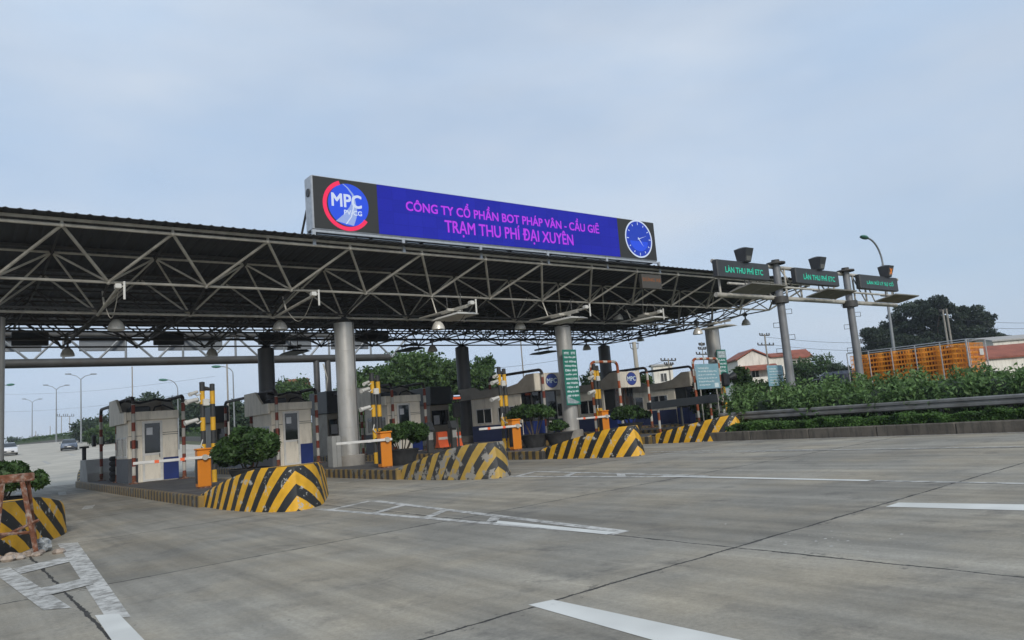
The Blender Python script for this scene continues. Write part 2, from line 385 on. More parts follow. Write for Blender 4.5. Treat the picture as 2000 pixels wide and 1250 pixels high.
def concrete_ground():
    M = bpy.data.materials.new('apron_concrete'); M.use_nodes = True; t = M.node_tree; b = t.nodes['Principled BSDF']; n = t.nodes.new; l = t.links.new
    b.inputs['Roughness'].default_value = .78; b.inputs['Specular IOR Level'].default_value = .35
    c = n('ShaderNodeTexCoord'); sp = n('ShaderNodeSeparateXYZ'); l(c.outputs['Object'], sp.inputs[0])
    def mth(op, a, b_=None, c_=None):
        q = n('ShaderNodeMath'); q.operation = op
        for i, v in enumerate((a, b_, c_)):
            if v is None: continue
            if isinstance(v, (int, float)): q.inputs[i].default_value = v
            else: l(v, q.inputs[i])
        return q.outputs[0]
    def noise(scale, det=6, rough=.55, vec=None, dist=0.):
        q = n('ShaderNodeTexNoise'); q.inputs['Scale'].default_value = scale; q.inputs['Detail'].default_value = det; q.inputs['Roughness'].default_value = rough
        q.inputs['Distortion'].default_value = dist
        l(vec or c.outputs['Object'], q.inputs['Vector']); return q.outputs['Fac']
    def rng(v, a, b_, c_, d_):
        q = n('ShaderNodeMapRange'); q.inputs[1].default_value = a; q.inputs[2].default_value = b_; q.inputs[3].default_value = c_; q.inputs[4].default_value = d_
        l(v, q.inputs[0]); return q.outputs[0]
    wob = mth('ADD', mth('MULTIPLY_ADD', noise(1.7, 5, .6), .10, -.05), mth('MULTIPLY_ADD', noise(16, 4, .7), .05, -.025))
    X = mth('ADD', sp.outputs['X'], wob); Y = mth('ADD', sp.outputs['Y'], wob)
    px = mth('DIVIDE', mth('SUBTRACT', X, 1.33-60.1), 6.01); py = mth('DIVIDE', mth('SUBTRACT', Y, 5.631-58.65), 5.865)
    fx = mth('FRACT', px); fy = mth('FRACT', py)
    dx = mth('MULTIPLY', mth('MINIMUM', fx, mth('SUBTRACT', 1, fx)), 6.01); dy = mth('MULTIPLY', mth('MINIMUM', fy, mth('SUBTRACT', 1, fy)), 5.865)
    jw = rng(noise(2.5, 6, .7), .35, .72, .008, .036)
    jx = mth('LESS_THAN', dx, jw); jy = mth('LESS_THAN', dy, jw); joint = mth('MAXIMUM', jx, jy)
    # thin centre joint of each slab (faint)
    # per slab tone
    cb = n('ShaderNodeCombineXYZ'); l(mth('FLOOR', px), cb.inputs[0]); l(mth('FLOOR', py), cb.inputs[1])
    wn = n('ShaderNodeTexWhiteNoise'); l(cb.outputs[0], wn.inputs['Vector'])
    slab = rng(wn.outputs['Value'], 0, 1, .90, 1.08)
    big = rng(noise(.16, 7, .62), .35, .68, .78, 1.18); mid = rng(noise(1.1, 8, .65, dist=.6), .33, .7, .86, 1.12); fine = mth('MULTIPLY', rng(noise(22, 8, .75), .3, .7, .82, 1.15), rng(noise(110, 3, .8), .3, .7, .84, 1.14))
    # tyre wear along the lanes: streaks stretched along Y
    mp_ = n('ShaderNodeMapping'); mp_.inputs['Scale'].default_value = (2.4, .10, 1); l(c.outputs['Object'], mp_.inputs[0])
    streak = rng(noise(1., 6, .6, mp_.outputs[0]), .35, .7, .74, 1.16)
    tot = mth('MULTIPLY', mth('MULTIPLY', mth('MULTIPLY', slab, big), mth('MULTIPLY', mid, fine)), streak)
    warm = n('ShaderNodeMixRGB'); l(rng(noise(.35, 5, .6), .42, .62, 0, 1), warm.inputs[0]); warm.inputs[1].default_value = (.296, .278, .235, 1); warm.inputs[2].default_value = (.352, .312, .240, 1)
    sc = n('ShaderNodeVectorMath'); sc.operation = 'SCALE'; l(warm.outputs[0], sc.inputs[0]); l(tot, sc.inputs['Scale'])
    # oil stains
    st = n('ShaderNodeMixRGB'); l(rng(noise(.9, 9, .72, dist=.3), .55, .70, 0, .62), st.inputs[0]); l(sc.outputs[0], st.inputs[1]); st.inputs[2].default_value = (.085, .08, .073, 1)
    # small pale scars
    v = n('ShaderNodeTexVoronoi'); v.inputs['Scale'].default_value = 3.2; v.inputs['Randomness'].default_value = 1; l(c.outputs['Object'], v.inputs['Vector'])
    spot = mth('MULTIPLY', mth('LESS_THAN', v.outputs['Distance'], .045), mth('GREATER_THAN', noise(.5, 3), .56))
    s2 = n('ShaderNodeMixRGB'); l(mth('MULTIPLY', spot, .75), s2.inputs[0]); l(st.outputs[0], s2.inputs[1]); s2.inputs[2].default_value = (.05, .048, .045, 1)
    jm = n('ShaderNodeMixRGB'); l(mth('MULTIPLY', joint, .93), jm.inputs[0]); l(s2.outputs[0], jm.inputs[1]); jm.inputs[2].default_value = (.022, .021, .02, 1)
    l(jm.outputs[0], b.inputs['Base Color'])
    sp_ = mth('MULTIPLY', mth('LESS_THAN', mth('MINIMUM', dx, dy), .16), mth('GREATER_THAN', noise(5, 8, .75), .60))
    s3 = n('ShaderNodeMixRGB'); l(mth('MULTIPLY', sp_, .55), s3.inputs[0]); l(jm.outputs[0], s3.inputs[1]); s3.inputs[2].default_value = (.085, .08, .07, 1); l(s3.outputs[0], b.inputs['Base Color'])
    bp = n('ShaderNodeBump'); bp.inputs['Strength'].default_value = .6; bp.inputs['Distance'].default_value = .012
    h = mth('SUBTRACT', mth('ADD', noise(30, 6, .7), mth('MULTIPLY', noise(140, 2, .7), .6)), mth('MULTIPLY', joint, 3.)); l(h, bp.inputs['Height']); l(bp.outputs[0], b.inputs['Normal'])
    return M
apron = concrete_ground()
road = strip(0, 0, [-60, 0, 20, 50], 0., [-60, -10, 0, 12, 24.3])
tag(road.build('road', apron), kind='structure')
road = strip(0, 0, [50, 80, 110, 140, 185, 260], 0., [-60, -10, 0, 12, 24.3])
tag(road.build('approach_road', mat('sunlit_tone_concrete', (.43, .40, .335), .85, 0, .15, .35, .3, 10, dirt=(.30, .28, .235), dscale=.25, damt=.7)), kind='structure')  # paler copy of the concrete: open sunlight is put into the colour

# painted markings: worn white paint sheets 4 mm above the concrete
def worn_paint(name, thr, col=(.60, .60, .56)):
    M = bpy.data.materials.new(name); M.use_nodes = True; t = M.node_tree; b = t.nodes['Principled BSDF']; n = t.nodes.new; l = t.links.new
    b.inputs['Roughness'].default_value = .7
    c = n('ShaderNodeTexCoord'); a = n('ShaderNodeTexNoise'); a.inputs['Scale'].default_value = 5; a.inputs['Detail'].default_value = 10; a.inputs['Roughness'].default_value = .75
    l(c.outputs['Object'], a.inputs['Vector'])
    r_ = n('ShaderNodeMapRange'); r_.inputs[1].default_value = thr; r_.inputs[2].default_value = thr+.12; l(a.outputs['Fac'], r_.inputs[0])
    mm = n('ShaderNodeMixRGB'); l(r_.outputs[0], mm.inputs[0]); mm.inputs[1].default_value = (*col, 1); mm.inputs[2].default_value = (.24, .23, .205, 1)
    a2 = n('ShaderNodeTexNoise'); a2.inputs['Scale'].default_value = 1.3; l(c.outputs['Object'], a2.inputs['Vector'])
    q = n('ShaderNodeMapRange'); q.inputs[1].default_value = .3; q.inputs[2].default_value = .7; q.inputs[3].default_value = .86; q.inputs[4].default_value = 1.1; l(a2.outputs['Fac'], q.inputs[0])
    vv = n('ShaderNodeVectorMath'); vv.operation = 'SCALE'; l(mm.outputs[0], vv.inputs[0]); l(q.outputs[0], vv.inputs['Scale'])
    l(vv.outputs[0], b.inputs['Base Color']); return M
paint_a = worn_paint('white_road_paint', .62); paint_b = worn_paint('worn_road_paint', .455, (.52, .51, .475)); paint_c = worn_paint('faded_road_paint', .44, (.46, .45, .415))
def marking(polys, m_, dz=.004):
    mb = MB()
    for k, pl in enumerate(polys):
        mb.add([(x, y, gz(x, y)+dz+.0006*k) for x, y in pl], [tuple(range(len(pl)))])
    return tag(mb.build('road_marking', m_), kind='structure')
def band(x0, y0, x1, y1, w):
    d = Vector((x1-x0, y1-y0)).normalized(); p = Vector((-d.y, d.x))*w/2
    return [(x0+p.x, y0+p.y), (x1+p.x, y1+p.y), (x1-p.x, y1-p.y), (x0-p.x, y0-p.y)]
def gpt(x, y):
    v = ray(x, y); t = (-CAMH)/(v.z-.0113*v.x); return (v.x*t, v.y*t)
# broad dash at the bottom of the picture, dash at the right edge
q = [gpt(1032, 1182), gpt(1080, 1172), gpt(1500, 1262), gpt(1395, 1285)]
marking([q], paint_a)
marking([[gpt(1730, 990), gpt(1755, 982), gpt(2020, 986), gpt(2020, 998)]], paint_a)
# ladder-like gore marks leading to each island nose
def gore(ax, ay, x_l, x_r, y_far, m1, rungs=True):
    P = [band(x_l, y_far, ax, ay, .17), band(x_r, y_far, ax+.16, ay, .17)]
    if rungs:
        k = 0; y = y_far-.5
        while y > ay+1.2:
            f = (y-ay)/(y_far-ay); xa = ax+(x_l-ax)*f; xb = ax+.16+(x_r-ax-.16)*f
            P.append(band(xa, y, xb, y+.55, .2)); y -= 1.9; k += 1
    return marking(P, m1)
gore(7.42, 7.6, 6.9, 8.25, 16.6, paint_b)
marking([band(7.40, 7.7, 7.38, 10.6, .20)], paint_a, .007)
marking([[gpt(*p) for p in ((112, 1062), (152, 1060), (256, 1206), (206, 1206))]], paint_b)
marking([[gpt(*p) for p in ((185, 1203), (232, 1200), (292, 1262), (225, 1262))]], paint_a, .008)
marking([[gpt(*p) for p in ((-20, 1114), (18, 1108), (140, 1188), (84, 1192))]], paint_b, .006)
marking([[gpt(*p) for p in ((25, 1112), (130, 1088), (136, 1098), (40, 1122))], [gpt(*p) for p in ((62, 1154), (176, 1128), (183, 1142), (78, 1168))]], paint_b, .010)
gore(13.5, 11.0, 12.9, 14.1, 17.6, paint_b)
marking([band(13.30, 7.1, 13.48, 12.2, .19)], paint_a, .007)
marking([band(13.15, -2, 13.30, 7.0, .15)], paint_c, .006)
gore(19.5, 12.0, 19.1, 20.0, 18.5, paint_c, False)
marking([band(19.5, 4.5, 19.5, 12.0, .15)], paint_c, .005)
marking([band(23.85, -8, 23.95, 23.5, .12)], paint_c, .004)
for (x, y0, y1) in ((4.3, 38, 41), (3.1, 44, 47), (4.6, 52, 56), (4.0, 62, 66), (10.4, 64, 70), (8.0, 80, 88), (12.0, 96, 104), (3.5, 33.5, 35), (3.7, 27, 28.5)):
    marking([band(x, y0, x+.3, y1, .3)], paint_c)
# rubble and litter scattered on the worn slab at the right
mb = MB()
for k in range(34):
    x, y = gpt(rnd.gauss(1600, 110), rnd.gauss(1050, 14)); s = rnd.choice((.008, .010, .013, .016, .024)); a = rnd.uniform(0, 6.28); z = gz(x, y)+.003
    mb.add([(x+s*math.cos(a+t)*rnd.uniform(.7, 1.3), y+s*math.sin(a+t)*rnd.uniform(.5, 1.2), z) for t in (0, 1.3, 2.6, 3.9, 5.1)]+[(x, y, z+s*.25)],
           [(0, 1, 5), (1, 2, 5), (2, 3, 5), (3, 4, 5), (4, 0, 5)])
tag(mb.build('gravel', mat('pale_grit', (.42, .41, .38), .8)), 'pale flakes of paint and grit scattered over the concrete slab', 'grit', kind='stuff')

# ================================================================== TOLL ISLANDS
IX = [1.24+6.01*i for i in range(7)]
ITIP = [16.4, 16.9, 17.3, 17.6, 17.9, 20.5, 21]
def nose_mesh(cx, tip, tail, zb, hw=1.52, Lr=3.1, tx=.72, hwr=None, h_tip=1.02, h_tail=.34, flip=1, ramp=4.2):
    """boat-shaped concrete crash block: rounded bow in plan, battered sides, top that falls towards the tail"""
    path = []; hr = hwr or hw
    na = 22
    for k in range(-na, na+1):
        a = k/na*math.pi/2; sn = abs(math.sin(a)); y = (1-math.cos(a))*Lr
        x = -tx-(hw-tx)*float(np.interp(y, [0, .06, .22, .6, 1.1, 2, 3.1], [0, .12, .30, .52, .68, .88, 1])) if a < 0 else -tx+(hr+tx)*float(np.interp(y, [0, .06, .22, .5, .9, 1.5, 2.4, 3.1], [0, .10, .22, .34, .45, .58, .78, .93]))
        path.append((x, y))
    side = np.linspace(Lr, tail, 18)[1:]
    path = [(-hw, y) for y in side[::-1]]+path+[(min(hr, -tx+(hr+tx)*(.93+.07*(y-Lr)/.6)), y) for y in side]
    s = [0.]
    for a, b in zip(path, path[1:]): s.append(s[-1]+math.hypot(b[0]-a[0], b[1]-a[1]))
    mid = s[len(path)//2]; s = [abs(v-mid) for v in s]
    rows = 10; vs_ = []; uv = []
    def H(y):
        t = min(max((y-(tail-ramp))/ramp, 0), 1); return h_tip+(h_tail-h_tip)*(t**1.25)-.06*min(y, 1.5)*0
    n = len(path)
    for r_ in range(rows+1):
        f = r_/rows
        for (x, y), sv in zip(path, s):
            h = H(y); z = f*h; bat = .20*(z/1.0)
            kx = 1-bat/hw*.55; yy = y+bat*1.25*max(0, 1-y/Lr)
            if f > .93: kx -= .02; yy += .03*max(0, 1-y/Lr)
            vs_.append((cx+x*kx, yy, z))
            g_ = .95-.45*min(sv/2.6, 1) if x < -tx else .95
            uv.append(((sv if x < -tx else .55*sv)+z*g_-.10, z))
    fs = [(r_*n+i, r_*n+i+1, (r_+1)*n+i+1, (r_+1)*n+i) for r_ in range(rows) for i in range(n-1)]
    # top cap as strips joining left and right
    t0 = rows*n
    for i in range(n//2): fs.append((t0+i, t0+i+1, t0+n-2-i, t0+n-1-i))
    fs.append(tuple([r_*n for r_ in range(rows+1)]+[r_*n+n-1 for r_ in range(rows, -1, -1)]))
    mb = MB(); 
    mb.add([(x, tip+y if flip > 0 else tip-y, zb-.05+z) for x, y, z in vs_], fs)
    mb.uv = uv; return mb
isl_lab = ['toll island at the left edge with a clean chevron nose beside the rusty trestle',
           'nearest full toll island, tall chevron nose with chipped paint, orange barrier cabinet on it',
           'toll island carrying the thick front column, its striped nose scraped back to bare concrete',
           'toll island with a broad striped nose in front of the green banner column',
           'rightmost toll island, long striped flank running into the planted median']
for i in range(5):
    cx = IX[i]; z = gz(cx, 20); tip = ITIP[i]
    T = thing('toll_island', isl_lab[i], 'toll island', (cx, tip, z), 0, 'toll islands between the lanes')
    wr = 1.5 if i else 1.02
    mb = MB(); mb.bbox(cx-1.5, cx+wr, 21.6, 44.6, z-.05, z+.27, .03); mb.build('platform', conc_top, T)
    kb = MB()
    for sx in (-1, 1):
        x = cx+(1.5*sx if sx < 0 else wr); kb.bbox(min(x, x+sx*.05)-.10, max(x, x+sx*.05)+.02, 21.6, 44.6, z-.06, z+.285, .02)
    kb.build('kerb', kerbpaint, T)
    nm = nose_mesh(cx, tip, 22.1-tip, z, ramp=4.2 if i < 4 else 4.6, h_tip=1.04 if i else 1.0, hwr=None if i else 1.12)
    nm.build('crash_nose', hazard if i != 2 else hazard_worn, T, smooth=True)
    rn = nose_mesh(cx, 48.2, 3.6, z, h_tip=.95, ramp=3., flip=-1); rn.build('crash_nose', hazard_worn, T, smooth=True)
for i in (5, 6):
    cx = IX[i]; z = gz(cx, 20)
    T = thing('toll_island', ['low toll island behind the planted median under the second booth with a round logo', 'low toll island behind the planted median under the cyan notice board'][i-5], 'toll island', (cx, 22, z), 0, 'toll islands between the lanes')
    mb = MB(); mb.bbox(cx-1.5, cx+1.5, 24, 44.6, z-.05, z+.27, .03); mb.build('platform', conc_top, T)
    kb = MB()
    for sx in (-1, 1):
        x = cx+sx*1.5; kb.bbox(min(x, x+sx*.05)-.10, max(x, x+sx*.05)+.02, 24, 44.6, z-.06, z+.285, .02)
    kb.build('kerb', kerbpaint, T)
def isz(i): return gz(IX[i], 20)+.27

# ================================================================== CANOPY
BAY = 3.005
TX = [11.76+BAY*(k-3) for k in range(-4, 14)]
BX = [13.26+BAY*m_ for m_ in range(-6, 10)]
TY = [24.42, 26.88, 29.3, 31.75, 34.2, 36.6, 39.1, 41.5]
BY = [26.35, 28.49, 30.6, 32.95, 35.4, 37.87, 40.0]
def tz(Y): return max(7.80, 8.34-.10*(Y-24.42))+.0*Y
def bz(m_, k):
    edge = (k == 0 or k == len(BY)-1 or m_ == len(BX)-1 or m_ == 0)
    return 7.10 if edge else 6.44
CP = thing('toll_canopy', 'long space frame canopy with dark corrugated roof spanning the toll lanes on round columns', 'canopy', (IX[2], 28.49, 0))
rf, rd, rl = .052, .043, .048
for k, Y in enumerate(TY):
    mb = MB()
    for a, b in zip(TX, TX[1:]): mb.tube((a, Y, tz(Y)), (b, Y, tz(Y)), rf if k == 0 else .04, n=8 if k < 2 else 6)
    mb.build('top_chord', steel if k < 2 else steel_dk, CP, smooth=True)  # rows behind the front two have the roof's shade in their colour
for k, Y in enumerate(BY):
    mb = MB()
    for j in range(len(BX)-1):
        mb.tube((BX[j], Y, bz(j, k)), (BX[j+1], Y, bz(j+1, k)), rl if k < 2 else .042, n=8 if k < 2 else 6)
        mb.ball((BX[j], Y, bz(j, k)), .085, 8)
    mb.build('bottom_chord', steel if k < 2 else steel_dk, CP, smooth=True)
for j, X in enumerate(TX):
    mb = MB()
    for a, b in zip(TY, TY[1:]): mb.tube((X, a, tz(a)), (X, b, tz(b)), .036, n=5)
    mb.build('cross_chord', steel_dk, CP)
for j, X in enumerate(BX):
    mb = MB()
    for k in range(len(BY)-1): mb.tube((X, BY[k], bz(j, k)), (X, BY[k+1], bz(j, k+1)), .038, n=5)
    mb.build('cross_chord', steel_dk, CP)
for k, Y in enumerate(BY):
    mb = MB()
    for j, X in enumerate(BX):
        for ty in (TY[k], TY[k+1] if k+1 < len(TY) else None):
            if ty is None: continue
            for tx in (X-1.5, X+1.5):
                if tx < TX[0]-.1 or tx > TX[-1]+.1: continue
                front = (k == 0 and ty == TY[0])
                mb.tube((X, Y, bz(j, k)), (tx, ty, tz(ty)), .05 if front else (.036 if k < 2 else .032), n=8 if k == 0 else 5)
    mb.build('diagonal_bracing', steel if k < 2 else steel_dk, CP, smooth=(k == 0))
for X in TX:
    mb = MB(); mb.ball((X, TY[0], tz(TY[0])), .09, 8); mb.build('node_ball', steel, CP, smooth=True)
    mb = MB(); mb.tube((X, TY[0], tz(TY[0])), (X, TY[0], tz(TY[0])+.14), .045, n=8); mb.build('purlin_post', steel, CP)
mb = MB()
for X in TX:
    for Y in TY[1:]: mb.ball((X, Y, tz(Y)), .085, 8); mb.tube((X, Y, tz(Y)), (X, Y, tz(Y)+.14), .035, n=6)
tag(mb.build('roof_node', steel_dk, CP, smooth=True), kind='stuff')
for k, Y in enumerate(TY):
    mb = MB(); mb.box(TX[0]-.4, TX[-1]+.5, Y-.04, Y+.04, tz(Y)+.13, tz(Y)+.215); mb.build('purlin', steel if k == 0 else steel_dk, CP)
# corrugated sheet: ribs run front to back
ys_ = [23.95]+TY+[42.0]
xs_ = np.arange(TX[0]-.5, TX[-1]+.7, .085)
mb = MB(); prof = [0, 0, 0, .03]
nx = len(xs_)
vs_ = []
for Y in ys_:
    for i, x in enumerate(xs_): vs_.append((float(x), Y, tz(min(max(Y, 24.42), 41.5))+.225+(prof[i % 4])))
nv = len(vs_)
vs_ += [(x, y, z+.02) for x, y, z in vs_]
fs = []
for j in range(len(ys_)-1):
    for i in range(nx-1):
        a = j*nx+i; fs.append((a, a+1, a+nx+1, a+nx)); fs.append((a+nv, a+nx+nv, a+nx+1+nv, a+1+nv))
for i in range(nx-1):
    fs.append((i, i+nv, i+1+nv, i+1)); a = (len(ys_)-1)*nx+i; fs.append((a, a+1, a+1+nv, a+nv))
for j in range(len(ys_)-1):
    a = j*nx; fs.append((a, a+nx, a+nx+nv, a+nv)); a = j*nx+nx-1; fs.append((a, a+nv, a+nx+nv, a+nx))
mb.add(vs_, fs); mb.build('roof_sheet', roofm, CP)
# dark secondary cable tray along the front bottom chord
mb = MB(); mb.box(BX[0], BX[-2], 28.30, 28.40, 6.54, 6.60); mb.build('cable_tray', steel_dk, CP)
# columns
def column(cx, cy, r, top, base, m_, nm='column'):
    mb = MB(); z = gz(cx, 20)+.27
    mb.lathe((cx, cy, 0), [(r, z), (r, z+1.5), (r*.985, z+1.505), (r*.985, z+1.52), (r, z+1.525), (r, z+3.0), (r*.985, z+3.005), (r*.985, z+3.02), (r, z+3.025), (r, z+4.6), (r*.985, z+4.605), (r*.985, z+4.62), (r, z+4.625), (r, top), (r*.6, top+.02)], 32)
    o = mb.build(nm, m_, CP, smooth=True)
    mb = MB(); mb.tube((cx+r*.60, cy-r*.83, z), (cx+r*.60, cy-r*.83, top), .012, n=5); mb.build('seam', black, o)
    mb = MB(); mb.lathe((cx, cy, 0), [(base, z), (base, z+.38), (base-.05, z+.42), (r*.9, z+.42)], 28); mb.build('plinth', conc, o, smooth=True)
    mb = MB(); mb.lathe((cx, cy, 0), [(r*.6, top), (r*.9, top+.02), (.12, 6.44), (.1, 6.5)], 16); mb.build('column_head', steel_dk, o)
for k, cx in enumerate((IX[0], IX[2], IX[4], 37.3)): column(cx, 28.49, .405, 6.22, .58, colm)
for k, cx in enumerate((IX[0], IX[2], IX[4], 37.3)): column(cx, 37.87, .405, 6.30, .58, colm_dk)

# hanging high-bay lamps
def lamp_proto():
    T = thing('hanging_lamp', 'lamp', 'lamp')
    mb = MB(); mb.lathe((0, 0, 0), [(.04, .30), (.10, .28), (.20, .18), (.275, .02), (.285, -.08), (.27, -.09), (.18, .1), (.05, .2)], 20); mb.build('lamp_shade', lampm, T, smooth=True)
    mb = MB(); mb.lathe((0, 0, 0), [(.05, .28), (.05, .46), (.13, .48), (.15, .56), (.13, .66), (.04, .70)], 16); mb.build('ballast_housing', steel_dk, T, smooth=True)
    mb = MB(); mb.tube((0, 0, .68), (0, 0, 1.0), .018, n=6); mb.build('hanging_rod', steel_dk, T)
    mb = MB(); mb.lathe((0, 0, 0), [(.001, -.10), (.26, -.085)], 20); mb.build('lens', mat('frosted_lens', (.45, .45, .42), .3), T)
    return T
LP = lamp_proto()
fl = [(227, 640, 29.0, 'leftmost of the pale bell lamps in the front row, right of the hanging camera arm'),
      (547, 640, 29.0, 'pale bell lamp hanging just left of the thick front column'),
      (856, 640, 27.2, 'pale bell lamp under the white antenna panel left of centre'),
      (1016, 640, 29.0, 'small pale bell lamp hanging between the two white antenna panels'),
      (1207, 622, 28.4, 'bell lamp hanging highest in the front row right of the banner column'),
      (1363, 650, 27.6, 'bell lamp hanging beside the third front column'),
      (1457, 632, 28.4, 'rightmost bell lamp hanging alone against the sky under the canopy tip')]
first = True
for (x, y, Y, lab) in fl:
    p = atY(x, y, Y)
    if first: T = LP; T.location = p; T['label'] = lab; T['group'] = 'bell lamps hanging from the canopy'; first = False
    else: T = copy_tree(LP, p, 0, lab, 'bell lamps hanging from the canopy')
for (x, y, Y, lab) in [(132, 692, 37.9, 'dark bell lamp in the rear row, silhouetted at the far left above the lane'),
                       (414, 692, 37.9, 'dark bell lamp in the rear row, silhouetted above the yellow and black camera poles'),
                       (845, 684, 37.0, 'dark bell lamp in the rear row in front of the green tree crowns'),
                       (1146, 681, 37.0, 'dark bell lamp in the rear row just right of the green banner'),
                       (1251, 664, 38.0, 'dark bell lamp in the rear row above the pale floodlight pole')]:
    copy_tree(LP, atY(x, y, Y), 0, lab, 'bell lamps hanging from the canopy')

# camera arms: booms reaching forward over each lane, with a small camera and a looped cable
white_unit = mat('white_unit_plastic', (.55, .54, .50), .5, 0, .06, 5)
def camera_arm(X, y0, z0, y1, z1, lab, cab=True):
    T = thing('overhead_camera', lab, 'overhead camera', (X, y0, z0), 0, 'overhead cameras under the canopy edge')
    mb = MB(); mb.tube((X, y0, z0), (X, y1, z1), .05, n=8); mb.tube((X, y0+(y1-y0)*.35, z0+(z1-z0)*.35), (X, y0+(y1-y0)*.35+.3, 7.0), .03, n=6); mb.build('arm', steel, T, smooth=True)
    mb = MB(); mb.bbox(X-.09, X+.09, y1-.12, y1+.10, z1-.02, z1+.13, .02); mb.tube((X+.16, y1-.1, z1-.35), (X+.16, y1-.1, z1+.2), .035, n=8); mb.tube((X, y1-.05, z1+.05), (X+.16, y1-.1, z1+.05), .02, n=6); mb.build('camera', white_unit, T)
    pts = []
    for k in range(11):
        t = k/10; pts.append((X+.04, y0+(y1-y0)*(.35+.62*t), z0+(z1-z0)*(.35+.62*t)-.62*math.sin(math.pi*t)))
    mb = MB(); mb.pipe(pts, .012, 5); mb.build('cable', black if cab else steel, T)
camera_arm(4.24, 28.4, 6.36, 24.75, 6.60, 'leftmost camera arm with a looped cable under the near canopy edge', False)
camera_arm(10.25, 28.3, 6.36, 24.35, 6.52, 'camera arm ending in a small white camera just left of the thick front column', False)
camera_arm(16.26, 27.4, 6.3, 23.5, 6.25, 'camera arm above the left white antenna panel, tipped with a short rod')
camera_arm(22.27, 27.4, 6.3, 23.5, 6.25, 'camera arm above the middle white antenna panel near the small amber display')
camera_arm(28.3, 27.6, 6.3, 24.6, 6.38, 'farthest camera arm on the right, beside the third front column')
def antenna(X, Y, z, lab, m_=None, sy=2.0, sx=1.0):
    T = thing('antenna_panel', lab, 'antenna', (X, Y, z), 0, 'flat lane antennas hung from the canopy')
    w = m_ or white_unit
    mb = MB(); mb.add([(X-sx*.5, Y-sy*.5, z), (X+sx*.5, Y-sy*.5, z), (X+sx*.5, Y+sy*.5, z), (X-sx*.5, Y+sy*.5, z), (X-sx*.38, Y-sy*.40, z+.10), (X+sx*.38, Y-sy*.40, z+.10), (X+sx*.38, Y+sy*.40, z+.10), (X-sx*.38, Y+sy*.40, z+.10)],
                   [(0, 3, 2, 1), (4, 5, 6, 7), (0, 1, 5, 4), (1, 2, 6, 5), (2, 3, 7, 6), (3, 0, 4, 7)]); mb.build('panel', w, T)
    mb = MB(); mb.box(X-.06, X+.06, Y-sy*.45, Y+sy*.45, z+.26, z+.36); mb.box(X-.35, X+.35, Y-.05, Y+.05, z+.26, z+.36); mb.build('mounting_bar', steel if m_ is None else steel_dk, T)
    for s in (-1, 1):
        mb = MB(); mb.tube((X, Y+s*sy*.25, z+.08), (X, Y+s*sy*.25, z+.9), .02, n=6); mb.build('hanger', steel_dk, T)
antenna(16.26, 24.7, 6.02-.1, 'white sloping antenna panel left of centre, closest to the thick front column')
antenna(22.27, 24.9, 6.02-.12, 'white antenna panel right above the green banner column')
antenna(28.3, 25.3, 6.12, 'white antenna panel in shade between the second and third front columns', sy=1.6)
antenna(36.0, 27.0, 6.05, 'white antenna panel at the canopy tip beside the third front column')
p = atY(800, 684, 38.5); antenna(p.x, p.y, p.z, 'black antenna frame silhouetted in front of the green tree crowns', black)
p = atY(1062, 690, 38.5); antenna(p.x, p.y, p.z, 'black antenna frame silhouetted against the sky left of the green banner', black)
p = atY(1310, 650, 36); antenna(p.x, p.y, p.z, 'black antenna frame silhouetted below the canopy near the third front column', black)
p = atY(575, 690, 38.5); antenna(p.x, p.y, p.z, 'black antenna frame half hidden behind the rear gantry beam left of the thick column', black)

# dark lane displays seen from behind at the rear edge
for (x0, x1, y, lab) in ((22, 95, 662, 'dark back of a lane display at the rear edge of the canopy, leftmost'),
                    (300, 359, 662, 'dark back of a lane display at the rear canopy edge, above the nearest booth'),
                    (505, 557, 662, 'dark back of a lane display at the rear canopy edge, above the first rear column'),
                    (696, 758, 657, 'dark back of a lane display at the rear canopy edge, right of the thick column')):
    a = atY(x0, y, 41.2); b = atY(x1, y, 41.2); c = (a+b)/2
    T = thing('lane_display', lab, 'display', (c.x, 41.2, c.z-.3), 0, 'lane displays at the rear canopy edge')
    mb = MB(); mb.bbox(a.x, b.x, 41.1, 41.35, c.z-.32, c.z+.32, .03); mb.build('housing', boxdk, T)
    for s in (.2, .8):
        mb = MB(); mb.tube((a.x+(b.x-a.x)*s, 41.2, c.z+.3), (a.x+(b.x-a.x)*s, 41.2, c.z+.75), .03, n=6); mb.build('hanger', steel_dk, T)
# small amber display on the front truss
a = atY(1250, 535, 24.2); b = atY(1291, 566, 24.2)
T = thing('amber_display', 'small brownish display with faint amber letters hung on the front truss below the clock', 'display', (a.x, 24.2, b.z))
mb = MB(); mb.bbox(a.x, b.x, 24.1, 24.3, b.z, a.z, .02); mb.build('housing', mat('brown_display', (.06, .055, .045), .6, 0, .25, 30), T)
text_mb('DỪNG XE', a.x+.05, b.x-.08, b.z+.36, b.z+.58, 24.095).build('lettering', led_amber, T)

